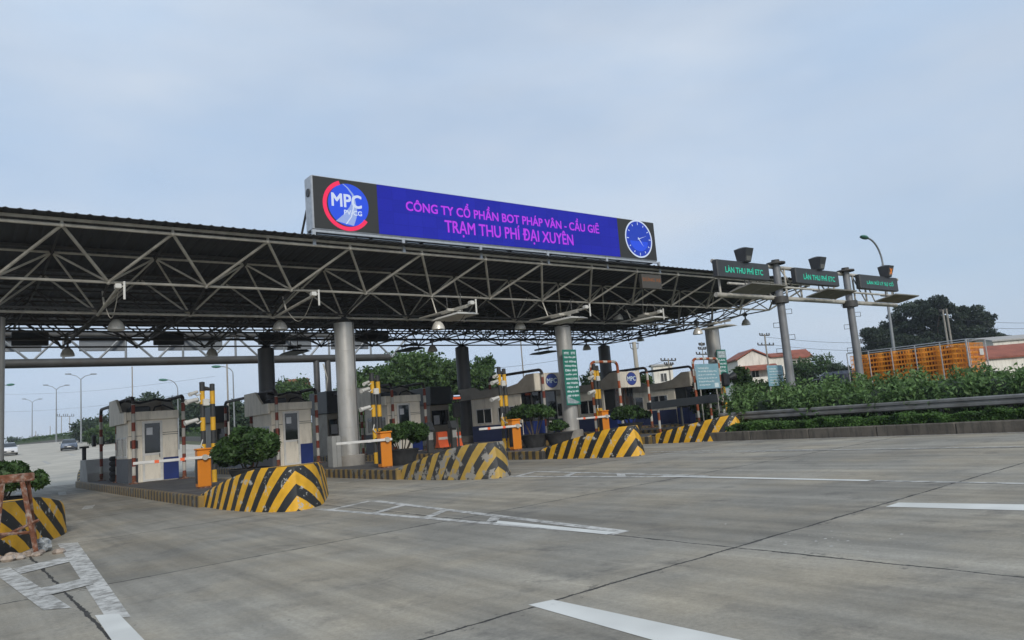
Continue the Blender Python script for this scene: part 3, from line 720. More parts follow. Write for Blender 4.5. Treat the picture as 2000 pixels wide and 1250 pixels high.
# ================================================================== BIG LED BILLBOARD
BYf = 24.40
X0, X1, Z0, Z1 = 10.38, 28.32, 8.93, 10.93
T = thing('led_billboard', 'wide lit billboard with round logo, magenta words on blue and a clock, on the roof', 'billboard', ((X0+X1)/2, BYf, Z0))
mb = MB(); mb.bbox(X0, X1, BYf, BYf+.62, Z0, Z1, .03); cab = mb.build('cabinet', galv, T)
mb = MB(); mb.box(X0+.06, X1-.04, BYf-.02, BYf+.01, Z0+.05, Z1-.04); mb.build('screen', screen_dk, T)
sx0, sx1 = atY(737, 400, BYf).x, atY(1207, 460, BYf).x
mb = MB(); mb.box(sx0, sx1, BYf-.026, BYf-.021, Z0+.05, Z1-.04); mb.build('blue_field', led_blue, T)
def fit_line(txt, px0, px1, ytop0, ybot0, ref, nm):
    a = atY(px0, ytop0, BYf); b = atY(px0, ybot0, BYf); c = atY(px1, ref, BYf)
    mb = text_mb(txt, a.x, c.x, b.z, a.z, BYf-.034, bold=.03); return mb.build(nm, led_mag, T)
fit_line('CÔNG TY CỔ PHẦN BOT PHÁP VÂN - CẦU GIẼ', 791, 1168, 383, 411, 440, 'lettering')
fit_line('TRẠM THU PHÍ ĐẠI XUYÊN', 867, 1118, 424, 460, 465, 'lettering')
def disc(cx, cz, rx, rz, y, a0=0, a1=360, n=48, rin=0., rot=0.):
    mb = MB(); vs_ = []; fs = []
    c, s = math.cos(math.radians(rot)), math.sin(math.radians(rot))
    for k in range(n+1):
        t = math.radians(a0+(a1-a0)*k/n)
        for f in (rin, 1.):
            x, z = rx*f*math.cos(t), rz*f*math.sin(t); vs_.append((cx+x*c-z*s, y, cz+x*s+z*c))
    for k in range(n): fs.append((2*k, 2*k+1, 2*k+3, 2*k+2))
    return mb.add(vs_, fs)
lc = Vector((11.72, 0, 9.92)); y_ = BYf-.024
# logo: blue globe, pale winding road, white letters, red crescent
disc(lc.x+.05, lc.z+.03, .80, .80, y_).build('logo_globe', led_blue2, T)
disc(lc.x, lc.z, .95, .95, y_-.004, 108, 325, 40, .84).build('logo_crescent', led_red, T)
L_ = [(-.48, -.62), (-.18, -.36), (.08, -.05), (.20, .2), (.20, .42), (.02, .66), (-.15, .80)]
R_ = [(.22, -.74), (.34, -.42), (.38, -.1), (.33, .2), (.27, .45), (.06, .69), (-.13, .815)]
mb = MB(); mb.add([(lc.x+x, y_-.003, lc.z+z) for x, z in L_]+[(lc.x+x, y_-.003, lc.z+z) for x, z in R_], [(k, k+1, k+8, k+7) for k in range(6)]); mb.build('logo_road', led_pale, T)
cl = [(-.08, -.70), (.14, -.40), (.23, -.08), (.26, .2)]
mb = MB(); mb.add([(lc.x+x-.025, y_-.005, lc.z+z) for x, z in cl]+[(lc.x+x+.025, y_-.005, lc.z+z) for x, z in cl], [(k, k+1, k+5, k+4) for k in range(3)]); mb.build('logo_centre_line', led_white, T)
text_mb('MPC', lc.x-.60, lc.x+.56, lc.z-.06, lc.z+.42, y_-.008, bold=.05).build('logo_lettering', led_white, T)
text_mb('PV-CG', lc.x-.14, lc.x+.56, lc.z-.34, lc.z-.17, y_-.008, bold=.02).build('logo_lettering', led_white, T)
# clock
kc = Vector((27.10, 0, 9.98))
disc(kc.x, kc.z, .95, .95, y_, rin=.92).build('clock_rim', led_white, T)
disc(kc.x, kc.z, .875, .875, y_+.001).build('clock_dial', led_navy, T)
disc(kc.x, kc.z-.12, .62, .50, y_-.002, 180, 360).build('clock_dial_glow', led_blue2, T)
mb = MB()
for k in range(12):
    t = math.radians(30*k); a = Vector((math.sin(t), math.cos(t))); p = Vector((a.y, -a.x))*.02; q0 = a*.70; q1 = a*(.80 if k % 3 else .84)
    mb.add([(kc.x+q0.x+p.x, y_-.005, kc.z+q0.y+p.y), (kc.x+q1.x+p.x, y_-.005, kc.z+q1.y+p.y), (kc.x+q1.x-p.x, y_-.005, kc.z+q1.y-p.y), (kc.x+q0.x-p.x, y_-.005, kc.z+q0.y-p.y)], [(0, 1, 2, 3)])
mb.build('clock_tick', led_white, T)
for ang, ln, w in ((72, .62, .018), (142, .50, .028)):
    t = math.radians(ang); a = Vector((math.sin(t), math.cos(t))); p = Vector((a.y, -a.x))*w; mb = MB()
    mb.add([(kc.x+p.x-a.x*.08, y_-.007, kc.z+p.y-a.y*.08), (kc.x+a.x*ln, y_-.007, kc.z+a.y*ln), (kc.x-p.x-a.x*.08, y_-.007, kc.z-p.y-a.y*.08)], [(0, 1, 2)]); mb.build('clock_hand', led_white, T)
# side vent fan, frame bar below, legs down to the truss, back struts
mb = MB(); mb.lathe((X0-.012, BYf+.3, Z1-.60), [(.001, -.02), (.15, -.02), (.16, 0)], 20, 'x'); mb.build('fan_grille', black, T)
mb = MB(); mb.box(X0-.05, X1+.02, BYf-.02, BYf+.06, Z0-.10, Z0-.02); mb.build('support_beam', galv, T)
mb = MB(); mb.box(X0, X1, BYf+.54, BYf+.62, Z0-.08, Z0-.02); mb.build('support_beam', steel_dk, T)
for px in (614, 788, 938, 1068, 1182, 1283):
    x = atY(px, 480, BYf).x; mb = MB(); mb.box(x-.06, x+.06, BYf-.04, BYf+.06, 8.34, Z0-.02); mb.build('leg', galv, T)
mb = MB()
for x in np.linspace(X0+.2, X1-.3, 9):
    mb.tube((x, BYf+.6, Z0+1.5), (x, BYf+2.0, 8.5), .045, n=6); mb.tube((x, BYf+.1, Z0-.08), (x, BYf+.6, Z0-.08), .04, n=6)
mb.build('back_strut', steel_dk, T)

# ================================================================== BARRIERS, POLES, FRAMES, BOOTHS
def barrier(i, dx, Y, lab, sc=1., boom=2.1, ang=0.02):
    cx = IX[i]+dx; z = isz(i)
    T = thing('lane_barrier', lab, 'barrier', (cx, Y, z), 0, 'orange lane barriers')
    mb = MB(); mb.bbox(cx-.21, cx+.21, Y-.16, Y+.16, z+.03, z+1.2*sc, .025); c = mb.build('cabinet', orange, T)
    mb = MB(); mb.bbox(cx-.24, cx+.24, Y-.19, Y+.19, z+1.2*sc, z+1.26*sc, .02); mb.build('lid', orange, T)
    mb = MB(); mb.box(cx-.2, cx+.2, Y-.15, Y+.15, z, z+.035); mb.build('base_plate', rust, T)
    mb = MB(); mb.box(cx-.215, cx-.211, Y-.12, Y+.12, z+.15, z+.95); mb.build('door', black, T)
    zz = z+.97*sc; mb = MB()
    mb.bbox(cx-boom, cx+.2, Y-.24, Y-.19, zz-.045, zz+.045, .012); bo = mb.build('boom', white_p, T)
    for k in range(2):
        mb = MB(); mb.box(cx-.75-k*.75, cx-.62-k*.75, Y-.243, Y-.187, zz-.047, zz+.047); mb.build('reflective_band', red_b if i != 2 else white_p, bo)
    mb = MB(); mb.lathe((cx, Y-.19, zz), [(.001, -.08), (.09, -.08), (.09, .03)], 14, 'y'); mb.build('pivot', steel, T)
barrier(1, -.42, 25.7, 'orange barrier cabinet with a white boom beside the bush on the nearest full island')
barrier(2, -.78, 24.0, 'orange barrier cabinet with a white boom crossing in front of the thick front column', boom=1.9)
barrier(3, -.55, 24.6, 'orange barrier cabinet with its boom, right of the dark booth behind the scraped striped nose', boom=1.9)
barrier(4, -.42, 25.7, 'orange barrier cabinet farthest right, under the red and white gate frame', boom=1.9)

def cam_poles(i, x1, Y1, x2, Y2, lab1, lab2):
    z = isz(i); h1 = 3.62
    T = thing('camera_pole', lab1, 'camera pole', (x1, Y1, z), 0, 'yellow and black camera poles')
    mb = MB(); mb.lathe((x1, Y1, z), [(.085, 0), (.085, 3.3), (.095, 3.3), (.095, h1), (.001, h1+.02)], 14); mb.build('pole', yelblack, T, smooth=True)
    for k, (dz, lx, ly, s) in enumerate(((3.25, -.55, -.35, .72), (2.98, -.75, -.30, .92), (2.25, -.8, -.15, .95))):
        a = Vector((x1, Y1, z+dz)); d = Vector((lx, ly, -.18)).normalized(); c0 = a+Vector((-.20, -.10, .02)); c1 = c0+d*.42*s
        mb = MB(); mb.tube(c0, c1, .075*s, .085*s, n=10); mb.tube(c1, c1+d*.09, .10*s, n=10); o = mb.build('camera', white_unit, T, smooth=True)
        mb = MB(); mb.tube(a, c0+Vector((0, 0, -.14)), .025, n=6); mb.tube(c0+Vector((0, 0, -.14)), c0+d*.18, .025, n=6); mb.build('bracket', white_unit, o)
    mb = MB(); mb.bbox(x1-.02, x1+.20, Y1-.2, Y1-.06, z+2.75, z+3.0, .02); mb.build('junction_box', white_unit, T)
    mb = MB(); mb.pipe([(x1-.05, Y1-.1, z+1.55), (x1-.12, Y1-.12, z+1.35), (x1+.05, Y1-.1, z+1.15), (x1+.25, Y1-.05, z+1.1)], .02, 6); mb.build('cable', white_unit, T)
    T = thing('camera_pole', lab2, 'camera pole', (x2, Y2, z), 0, 'yellow and black camera poles')
    mb = MB(); mb.lathe((x2, Y2, z), [(.09, 0), (.09, 3.55), (.001, 3.57)], 14); mb.build('pole', yelblack, T, smooth=True)
    a = Vector((x2, Y2, z+3.35)); d = Vector((-.8, -.2, .12)).normalized(); mb = MB(); mb.tube(a+d*.1, a+d*.42, .06, .09, n=10); mb.build('floodlight', steel_dk, T, smooth=True)
cam_poles(1, 7.60, 28.5, 7.98, 28.6, 'yellow and black pole with white cameras behind the nearest orange barrier, left of two', 'yellow and black pole with a small floodlight behind the nearest orange barrier, right of two')
cam_poles(2, 13.95, 27.6, 14.36, 27.9, 'yellow and black pole with white cameras, directly right of the thick front column', 'plain yellow and black pole without cameras right of the thick front column')
cam_poles(3, 20.0, 27.1, 20.35, 27.2, 'yellow and black pole with white cameras left of the first booth with round logo', 'yellow and black pole without cameras, left of the first booth with round logo')
cam_poles(4, 26.35, 27.6, 26.75, 27.8, 'yellow and black pole with white cameras right of the green banner column', 'yellow and black pole right of the green banner, beside the gate frame')

def uframe(x, Y0_, Y1_, z, h, lab, grp='striped pipe frames guarding the booths', m_=None, tm=None, along='y', cut=True):
    T = thing('guard_frame', lab, 'guard frame', (x, Y0_, z), 0, grp)
    m_ = m_ or redwhite; tm = tm or redwhite_y; r = .075; bnd = .28
    def P(t, h_): return (x, Y0_+t*(Y1_-Y0_), z+h_) if along == 'y' else (x+t*(Y1_-Y0_), Y0_, z+h_)
    Ln = abs(Y1_-Y0_); f = bnd/Ln
    for t in (0, 1):
        mb = MB(); mb.tube(P(t, 0), P(t, h-bnd), r, n=12); mb.build('post', m_, T, smooth=True)
        mb = MB(); mb.lathe(P(t, 0), [(.20, 0), (.20, .03), (.09, .05), (.08, .25)], 14); mb.build('foot_plate', rust, T)
    mb = MB(); pts = []
    for k in range(6):
        a = k/5*math.pi/2; pts.append(P(f*(1-math.cos(a)), h-bnd+bnd*math.sin(a)))
    for k in range(6):
        a = (5-k)/5*math.pi/2; pts.append(P(1-f*(1-math.cos(a)), h-bnd+bnd*math.sin(a)))
    mb.pipe(pts, r, 12); mb.build('top_bar', tm, T, smooth=True)
    return T
def frames(i, Yf, lab, dxl=-.85, dxr=1.12, rear=True, h=3.52):
    z = isz(i); X = IX[i]
    uframe(X+dxl, Yf, Yf+3.1, z, h, 'red and white pipe frame, left front of '+lab)
    uframe(X+dxr, Yf+.1, Yf+3.4, z, h, 'red and white pipe frame, right side of '+lab)
    if rear: uframe(X+dxl, Yf+3.6, Yf+7.8, z, h-.05, 'red and white pipe frame, rear left of '+lab)
frames(1, 34.3, 'the nearest booth')
frames(2, 34.3, 'the booth left of the thick column')
frames(3, 34.3, 'the booth behind the scraped nose')
uframe(IX[0]-.85+1.0, 33.2, 36.3, isz(0), 3.52, 'red and white pipe frame beside the column at the left edge of the picture')
uframe(24.75, 29.8, 34.5, isz(4), 3.62, 'red and white pipe frame in front of the first booth with a round logo')
uframe(26.9, 28.4, 28.4+1.95, isz(4), 4.0-.2, 'tall orange and white gate frame right of the green banner', m_=redwhite2, tm=redwhite_x, along='x').location
uframe(32.85, 30.0, 33.2, isz(5), 3.5, 'orange and white pipe frame right of the second booth with a round logo', m_=redwhite2)
uframe(36.9, 30.0, 34.4, isz(6), 3.5, 'dark pipe frame along the left side of the booth behind the cyan notice board')
uframe(34.6, 28.0, 28.0+2.35, isz(6), 3.75, 'orange and white gate frame around the cyan notice board', m_=redwhite2, tm=redwhite_x, along='x')

def booth_a(i, Y, lab):
    """small cream booth: glazed door in front, blue lower panel, raised fascia wings behind"""
    cx = IX[i]-.03; z = isz(i); w = .97; d = 2.6; h = 2.58
    T = thing('toll_booth', lab, 'toll booth', (cx, Y, z), 0, 'cream toll booths')
    mb = MB(); mb.bbox(cx-w, cx+w, Y, Y+d, z+.0, z+h, .03); mb.build('body', cream, T)
    mb = MB(); mb.box(cx-w-.01, cx-w+.36, Y-.008, Y+d+.01, z+.02, z+1.02); mb.build('lower_panel', mat('slate_panel', (.07, .075, .085), .6), T)
    # fascia ring around the roof
    mb = MB(); mb.bbox(cx-w-.04, cx+w+.03, Y-.06, Y+.05, z+h, z+h+.36, .02); mb.bbox(cx+w-.05, cx+w+.03, Y+.05, Y+d+.1, z+h, z+h+.36, .02); mb.build('fascia', cream, T)
    mb = MB(); mb.prism([(Y-.06, z+h-.10), (Y+3.3, z+h-.10), (Y+3.3, z+h+1.0), (Y+1.7, z+h+1.0), (Y+.75, z+h+.36), (Y-.06, z+h+.36)], 'x', cx-w-.16, cx-w-.06); mb.build('side_fascia', cream, T)
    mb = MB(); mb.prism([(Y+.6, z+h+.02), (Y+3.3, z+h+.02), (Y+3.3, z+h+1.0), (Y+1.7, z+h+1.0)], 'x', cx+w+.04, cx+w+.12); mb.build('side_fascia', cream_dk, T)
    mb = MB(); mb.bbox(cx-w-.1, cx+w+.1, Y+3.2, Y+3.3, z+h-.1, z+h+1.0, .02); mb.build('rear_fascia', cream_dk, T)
    mb = MB(); mb.bbox(cx-.75, cx+.05, Y+.7, Y+1.5, z+h, z+h+.62, .05); mb.build('air_conditioner', boxdk, T)
    mb = MB(); mb.pipe([(cx+.1, Y+1.0, z+h+.1), (cx+.2, Y+.6, z+h+.55), (cx+.5, Y+.5, z+h+.62), (cx+.8, Y+.4, z+h+.45), (cx+w-.1, Y+.15, z+h+.38)], .035, 6); mb.pipe([(cx-w, Y+.5, z+h+.85), (cx-.4, Y+.6, z+h+.75), (cx+.3, Y+.9, z+h+.9), (cx+w, Y+1.1, z+h+.8)], .05, 6); mb.build('cable_run', black, T)
    # door
    dx0, dx1 = cx-.44, cx+.34
    mb = MB(); mb.box(dx0, dx0+.09, Y-.05, Y+.01, z+.03, z+2.52); mb.box(dx1-.09, dx1, Y-.05, Y+.01, z+.03, z+2.52); mb.box(dx0+.09, dx1-.09, Y-.05, Y+.01, z+2.43, z+2.52)
    mb.box(dx0+.09, dx1-.09, Y-.05, Y+.01, z+1.10, z+1.19); mb.box(dx0+.09, dx1-.09, Y-.05, Y+.01, z+.03, z+.12)
    D = mb.build('door', white_p, T)
    mb = MB(); mb.box(dx0+.09, dx1-.09, Y-.03, Y-.022, z+1.19, z+2.43); mb.build('pane', glass, D)
    mb = MB(); mb.box(dx0+.09, dx1-.09, Y-.032, Y-.022, z+.12, z+1.10); mb.build('lower_leaf', cream, D)
    mb = MB(); mb.tube((dx1-.13, Y-.09, z+1.0), (dx1-.13, Y-.09, z+1.16), .013, n=6); mb.build('handle', black, D)
    mb = MB(); mb.box(cx+.37, cx+w+.005, Y-.012, Y-.003, z+.04, z+.96); mb.build('blue_panel', bluep, T)
    mb = MB(); mb.box(cx+.36, cx+w+.004, Y-.012, Y-.002, z+1.92, z+1.94); mb.box(cx+.36, cx+w+.004, Y-.012, Y-.002, z+2.0, z+2.02); mb.box(cx-w, cx-.46, Y-.012, Y-.002, z+1.92, z+1.94); mb.build('trim_strip', steel_dk, T)
    mb = MB(); mb.box(dx0+.16, dx0+.40, Y-.0345, Y-.0325, z+1.95, z+2.25); mb.build('notice', mat('pale_paper', (.5, .52, .55)), D)
    mb = MB(); mb.bbox(cx-.9, cx-.62, Y-.10, Y-.02, z+1.45, z+1.75, .01); mb.build('switch_box', steel_dk, T)
    # windows: side window toward the lane (left) and corner pane
    mb = MB()
    for (a, b) in ((Y+.18, Y+1.15), (Y+1.25, Y+2.3)):
        mb.box(cx-w-.03, cx-w, a, b, z+1.08, z+1.13); mb.box(cx-w-.03, cx-w, a, b, z+1.87, z+1.92); mb.box(cx-w-.03, cx-w, a, a+.05, z+1.13, z+1.87); mb.box(cx-w-.03, cx-w, b-.05, b, z+1.13, z+1.87)
    W = mb.build('window', white_p, T)
    mb = MB(); mb.box(cx-w-.012, cx-w-.004, Y+.2, Y+2.28, z+1.12, z+1.88); mb.build('pane', glass, W)
    return T
booth_a(1, 34.6, 'nearest cream booth with a glazed white door and blue panel, left of the round bush')
booth_a(2, 34.6, 'cream booth with a blue panel standing left of the thick front column')
booth_a(3, 34.6, 'cream booth with an open dark doorway behind the scraped striped nose')

def booth_b(i, X0_, Y, w, zt, lab, board=True):
    z = isz(i); T = thing('toll_booth', lab, 'toll booth', (X0_+w/2, Y, z), 0, 'toll booths with deep logo fascias')
    zb = zt-.92
    mb = MB(); mb.bbox(X0_, X0_+w, Y, Y+.12, zb, zt, .03); mb.build('fascia', cream, T)
    pr_ = [(Y+.12, zb), (Y+7.2, zb-.05), (Y+7.2, zb+.62), (Y+5.6, zb+.62), (Y+5.0, zb+.40), (Y+2.4, zb+.40), (Y+1.5, zb+.52), (Y+.7, zt), (Y+.12, zt)]
    for x in (X0_, X0_+w-.1):
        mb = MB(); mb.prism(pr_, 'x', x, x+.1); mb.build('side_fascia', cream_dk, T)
    mb = MB(); mb.box(X0_+.1, X0_+w-.1, Y+.12, Y+7.1, zb+.02, zb+.10); mb.build('roof', boxdk, T)
    # body set back under the fascia
    bx0, bx1, by = X0_+.10, X0_+w-.12, Y+.55
    mb = MB(); mb.bbox(bx0, bx1, by+.9, by+5.6, z, zb-.01, .03); mb.build('body', cream, T)
    mb = MB(); mb.bbox(bx0+.03, bx1, by, by+.9, z, z+1.0, .02); mb.build('blue_panel', bluep, T)
    mb = MB(); mb.box(bx0+.05, bx1-.02, by+.04, by+.9, z+1.0, zb-.02); W = mb.build('window', glass, T)
    mb = MB()
    for x in (bx0+.03, (bx0+bx1)/2, bx1-.06): mb.box(x, x+.05, by+.01, by+.06, z+1.0, zb-.02)
    mb.box(bx0+.03, bx1, by+.005, by+.055, z+1.0, z+1.05); mb.build('frame', steel_dk, W)
    mb = MB()
    for a in (by+1.5, by+3.6):
        mb.box(bx0-.03, bx0, a, a+1.5, z+1.05, z+1.1); mb.box(bx0-.03, bx0, a, a+1.5, z+1.85, z+1.9)
        for q_ in (a, a+.72, a+1.45): mb.box(bx0-.03, bx0, q_, q_+.05, z+1.1, z+1.85)
    S = mb.build('side_window', white_p, T)
    mb = MB()
    for a in (by+1.5, by+3.6): mb.box(bx0-.012, bx0-.004, a+.02, a+1.48, z+1.07, z+1.88)
    mb.build('pane', glass, S)
    mb = MB(); mb.box(bx0-.02, bx0-.006, by+.9, by+5.6, z+.05, z+.95); mb.build('side_panel', mat('navy_side_panel', (.015, .025, .09), .6), T)
    if board:
        cx, cz = X0_+w*.58, (zb+zt)/2+.04
        LG = disc(cx, cz, .40, .36, Y-.008, n=32).build('logo_disc', mat('logo_blue', (.03, .06, .28), .5), T)
        disc(cx, cz, .42, .38, Y-.004, n=32).build('rim', mat('logo_rim', (.10, .05, .04), .6), LG)
        text_mb('MPC', cx-.34, cx+.34, cz-.12, cz+.13, Y-.012, bold=.02).build('lettering', lettw, LG)
    return T
booth_b(4, 24.40, 30.0, 1.95, 4.0, 'cream booth with a round logo, just left of the green banner column')
booth_b(5, 30.50, 30.0, 1.75, 3.92, 'cream booth with a round logo between the tall gate frame and the dark round bush')
booth_b(6, 36.70, 30.0, 1.75, 3.80, 'cream booth mostly hidden by the cyan notice board', False)

# card readers, lane light and a shaded booth deeper under the canopy
RD = None
for k, (i, dx, Y, lab) in enumerate(((3, -1.0, 30.6, 'slim dark card reader behind the third orange cabinet'), (4, -1.05, 28.9, 'slim dark card reader behind the rightmost orange cabinet'), (3, .9, 31.5, 'slim dark card reader on the right side of the fourth island'))):
    x = IX[i]+dx; z = isz(i)
    if RD is None:
        RD = thing('card_reader', lab, 'card reader', (x, Y, z), 0, 'card readers on the islands')
        mb = MB(); mb.bbox(x-.13, x+.13, Y-.12, Y+.12, z, z+1.05, .02); mb.build('pedestal', steel_dk, RD)
        mb = MB(); mb.prism([(Y-.20, z+1.05), (Y+.16, z+1.05), (Y+.16, z+1.42), (Y-.04, z+1.42)], 'x', x-.18, x+.18); mb.build('reader_head', boxdk, RD)
        mb = MB(); mb.box(x-.12, x+.12, Y-.13, Y-.125, z+.6, z+.95); mb.build('panel', mat('dull_plate', (.3, .3, .28)), RD)
    else: copy_tree(RD, (x, Y, z), 0, lab)
p = atX(191, 861, 6.4); S = thing('lane_light', 'black twin lane light clamped to the leftmost striped post of the nearest booth', 'lane light', p)
mb = MB()
mb.bbox(p.x-.26, p.x-.08, p.y-.12, p.y+.12, p.z-.28, p.z+.28, .03); mb.build('light_housing', black, S)
mb = MB(); mb.bbox(p.x+.08, p.x+.26, p.y-.12, p.y+.12, p.z-.28, p.z+.28, .03); mb.build('light_housing', black, S)
for (pa, pb, py, Y, i, lab) in ((838, 880, 756, 39.5, 3, 'dim booth in deep shade between the third booth and the shaded rear column'),
                            (636, 664, 764, 41.5, 3, 'dim dark booth half hidden just left of the thick front column'),
                            (418, 446, 793, 43.0, 2, 'dim grey booth far behind the nearest pair of yellow and black poles')):
    a = atY(pa, py, Y); b = atY(pb, py, Y); z = gz(a.x, 30)+.27; x0, x1 = a.x, b.x
    S = thing('toll_booth', lab, 'toll booth', ((x0+x1)/2, Y, z), 0, 'cream toll booths')
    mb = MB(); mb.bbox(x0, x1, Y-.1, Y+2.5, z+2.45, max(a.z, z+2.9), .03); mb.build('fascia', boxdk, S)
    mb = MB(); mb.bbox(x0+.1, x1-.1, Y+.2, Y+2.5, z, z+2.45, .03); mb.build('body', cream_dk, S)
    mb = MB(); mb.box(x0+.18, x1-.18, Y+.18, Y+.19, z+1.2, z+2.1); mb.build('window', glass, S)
    mb = MB(); mb.box(x0+.3, x0+.7, Y+.16, Y+.17, z+1.25, z+1.8); mb.build('notice', mat('pale_paper', (.5, .52, .55)), S)
# ---- bushes in round planters
def bush(cx, cy, z, rx, ry, rz, zc, lab, n=5200, pot=True, leaf=.085, m_=None, seed=1):
    T = thing('round_bush', lab, 'bush', (cx, cy, z), 0, 'clipped bushes on the islands')
    cs = []; rs = []
    for k in range(80):
        d = nr.normal(size=3); d /= np.linalg.norm(d); d[2] = abs(d[2])*1.05-.22; f = nr.uniform(.45, .90)
        cs.append((cx+d[0]*rx*f, cy+d[1]*ry*f, z+zc+d[2]*rz*f)); rs.append(nr.uniform(.22, .40)*min(rx, ry, rz)*1.15)
    P, Tn = clump_points(cs, rs, 1.5*n/80/np.mean(np.square(rs)), .85, .5)
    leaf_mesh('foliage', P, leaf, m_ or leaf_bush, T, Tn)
    mb = MB()
    for k in range(7):
        a = k*.9; mb.tube((cx+.05*math.cos(a), cy+.05*math.sin(a), z+.25), (cx+rx*.5*math.cos(a), cy+ry*.5*math.sin(a), z+zc+rz*.2), .03, .012, n=5)
    mb.build('stem', trunkm, T)
    if pot:
        mb = MB(); mb.lathe((cx, cy, z), [(.38, 0), (.52, .30), (.60, .50), (.64, .54), (.60, .56), (.55, .5)], 24); mb.build('planter', rubber, T, smooth=True)
bush(7.55, 23.3, isz(1), .92, 1.15, .80, 1.06, 'big round dark green bush behind the nose of the nearest full island', 19000)
bush(13.5, 24.6, isz(2), 1.0, 1.25, .58, 1.02, 'flat-topped green bush behind the scraped striped nose, right of the second orange cabinet', 9000)
bush(20.2, 25.2, isz(3), .95, 1.3, .45, 1.42, 'loose green bush leaning right behind the third orange cabinet', 7000)
bush(20.9, 24.4, isz(3), .42, .42, .30, .78, 'small potted green bush at the foot of the column with the green banner', 1800)
bush(26.5, 25.6, isz(4), .95, 1.0, .5, .95, 'dark green bush between the last two striped noses', 6000)
bush(1.15, 22.4, isz(0), 1.0, 1.4, .5, .95, 'ragged dark green bush behind the chevron nose at the left edge', 12000)

# tyre stack guarding the end of the nearest booth's island, concrete block with a clamp
T = thing('tyre_stack', 'black stack of old tyres behind the nearest booth', 'tyres', (6.6, 39.6, isz(1)))
for k in range(5):
    for (dx, dy) in ((0, 0), (.2, 1.1)):
        mb = MB(); prof = [(.26+.17*(1+math.cos(t))*.5+.0, .11*math.sin(t)) for t in np.linspace(0, 2*math.pi, 9)]
        mb.lathe((6.75+dx, 39.4+dy, isz(1)+.12+k*.23), [(r_+.02, h_) for r_, h_ in prof], 20); mb.build('tyre', rubber, T, smooth=True)
T = thing('concrete_block', 'pale sloped concrete block with a dark clamp at the far end of the nearest island', 'concrete block', (6.1, 43.0, isz(1)))
mb = MB(); mb.prism([(42.0, isz(1)), (44.6, isz(1)), (44.4, isz(1)+1.05), (42.8, isz(1)+1.05), (42.2, isz(1)+.4)], 'x', 5.8, 7.6); mb.build('block', mat('pale_concrete', (.33, .325, .31), .9, 0, .15, 2), T)
mb = MB(); mb.tube((6.0, 44.6, isz(1)+.9), (6.0, 44.6, isz(1)+1.7), .10, n=10); mb.box(5.8, 6.2, 44.4, 44.8, isz(1)+1.65, isz(1)+1.75); mb.build('clamp', black, T)

# orange and red plastic barriers in the middle lane (behind the scraped nose)
def jersey(px, py, Y, s, lab):
    p = atY(px, py, Y); z = gz(p.x, Y)+.27; T = thing('plastic_barrier', lab, 'plastic barrier', (p.x, Y, z), 0, 'orange red plastic barriers')
    x = p.x; mb = MB(); mb.prism([(Y-.25, z), (Y+.25, z), (Y+.12, z+.35), (Y+.09, z+.9*s), (Y-.09, z+.9*s), (Y-.12, z+.35)], 'x', x-.32*s, x+.32*s); mb.build('body', red_b, T)
    mb = MB(); mb.box(x-.3*s, x+.3*s, Y-.14, Y-.125, z+.42, z+.56); mb.build('reflective_band', white_p, T)
jersey(862, 842, 35.5, .95, 'red orange plastic barrier with a white band left of the shaded rear column')
jersey(890, 846, 35.0, .85, 'red orange plastic barrier nearest the shaded rear column')
jersey(640, 852, 46, .7, 'red barrier sign half hidden behind the thick front column')

# grey cabinet beside the thick column
z = isz(2); T = thing('control_cabinet', 'pale grey metal cabinet left of the foot of the thick front column', 'cabinet', (12.45, 28.2, z))
mb = MB(); mb.bbox(12.25, 12.62, 27.9, 28.4, z, z+1.22, .02); mb.build('cabinet', mat('grey_cabinet', (.26, .26, .245), .5, 0, .1, 2, dirt=(.15, .14, .12)), T)
mb = MB(); mb.box(12.42, 12.426, 27.893, 27.9, z+.03, z+1.2); mb.build('door_gap', black, T)
# traffic light and dark equipment on the dim island between the rear columns
p = atY(890, 775, 34); T = thing('lane_signal', 'red and white lit lane signal box on a dark pole beside the shaded rear column', 'signal', (p.x, 34, isz(3)))
mb = MB(); mb.bbox(p.x-.28, p.x+.28, 33.9, 34.1, p.z-.2, p.z+.16, .02); h_ = mb.build('housing', boxdk, T)
mb = MB(); mb.box(p.x-.24, p.x+.24, 33.885, 33.899, p.z-.13, p.z-.02); mb.build('display', emission_mat('led_red_dim', (.45, .08, .03)), h_)
mb = MB(); mb.box(p.x-.2, p.x+.2, 33.885, 33.899, p.z+.02, p.z+.08); mb.build('display', led_white, h_)
mb = MB(); mb.tube((p.x, 34, isz(3)), (p.x, 34, p.z-.2), .05, n=8); mb.build('pole', steel_dk, T)
mb = MB(); mb.bbox(p.x-.2, p.x+.2, 33.88, 34.12, p.z-1.1, p.z-.3, .03); mb.build('signal_head', black, T)

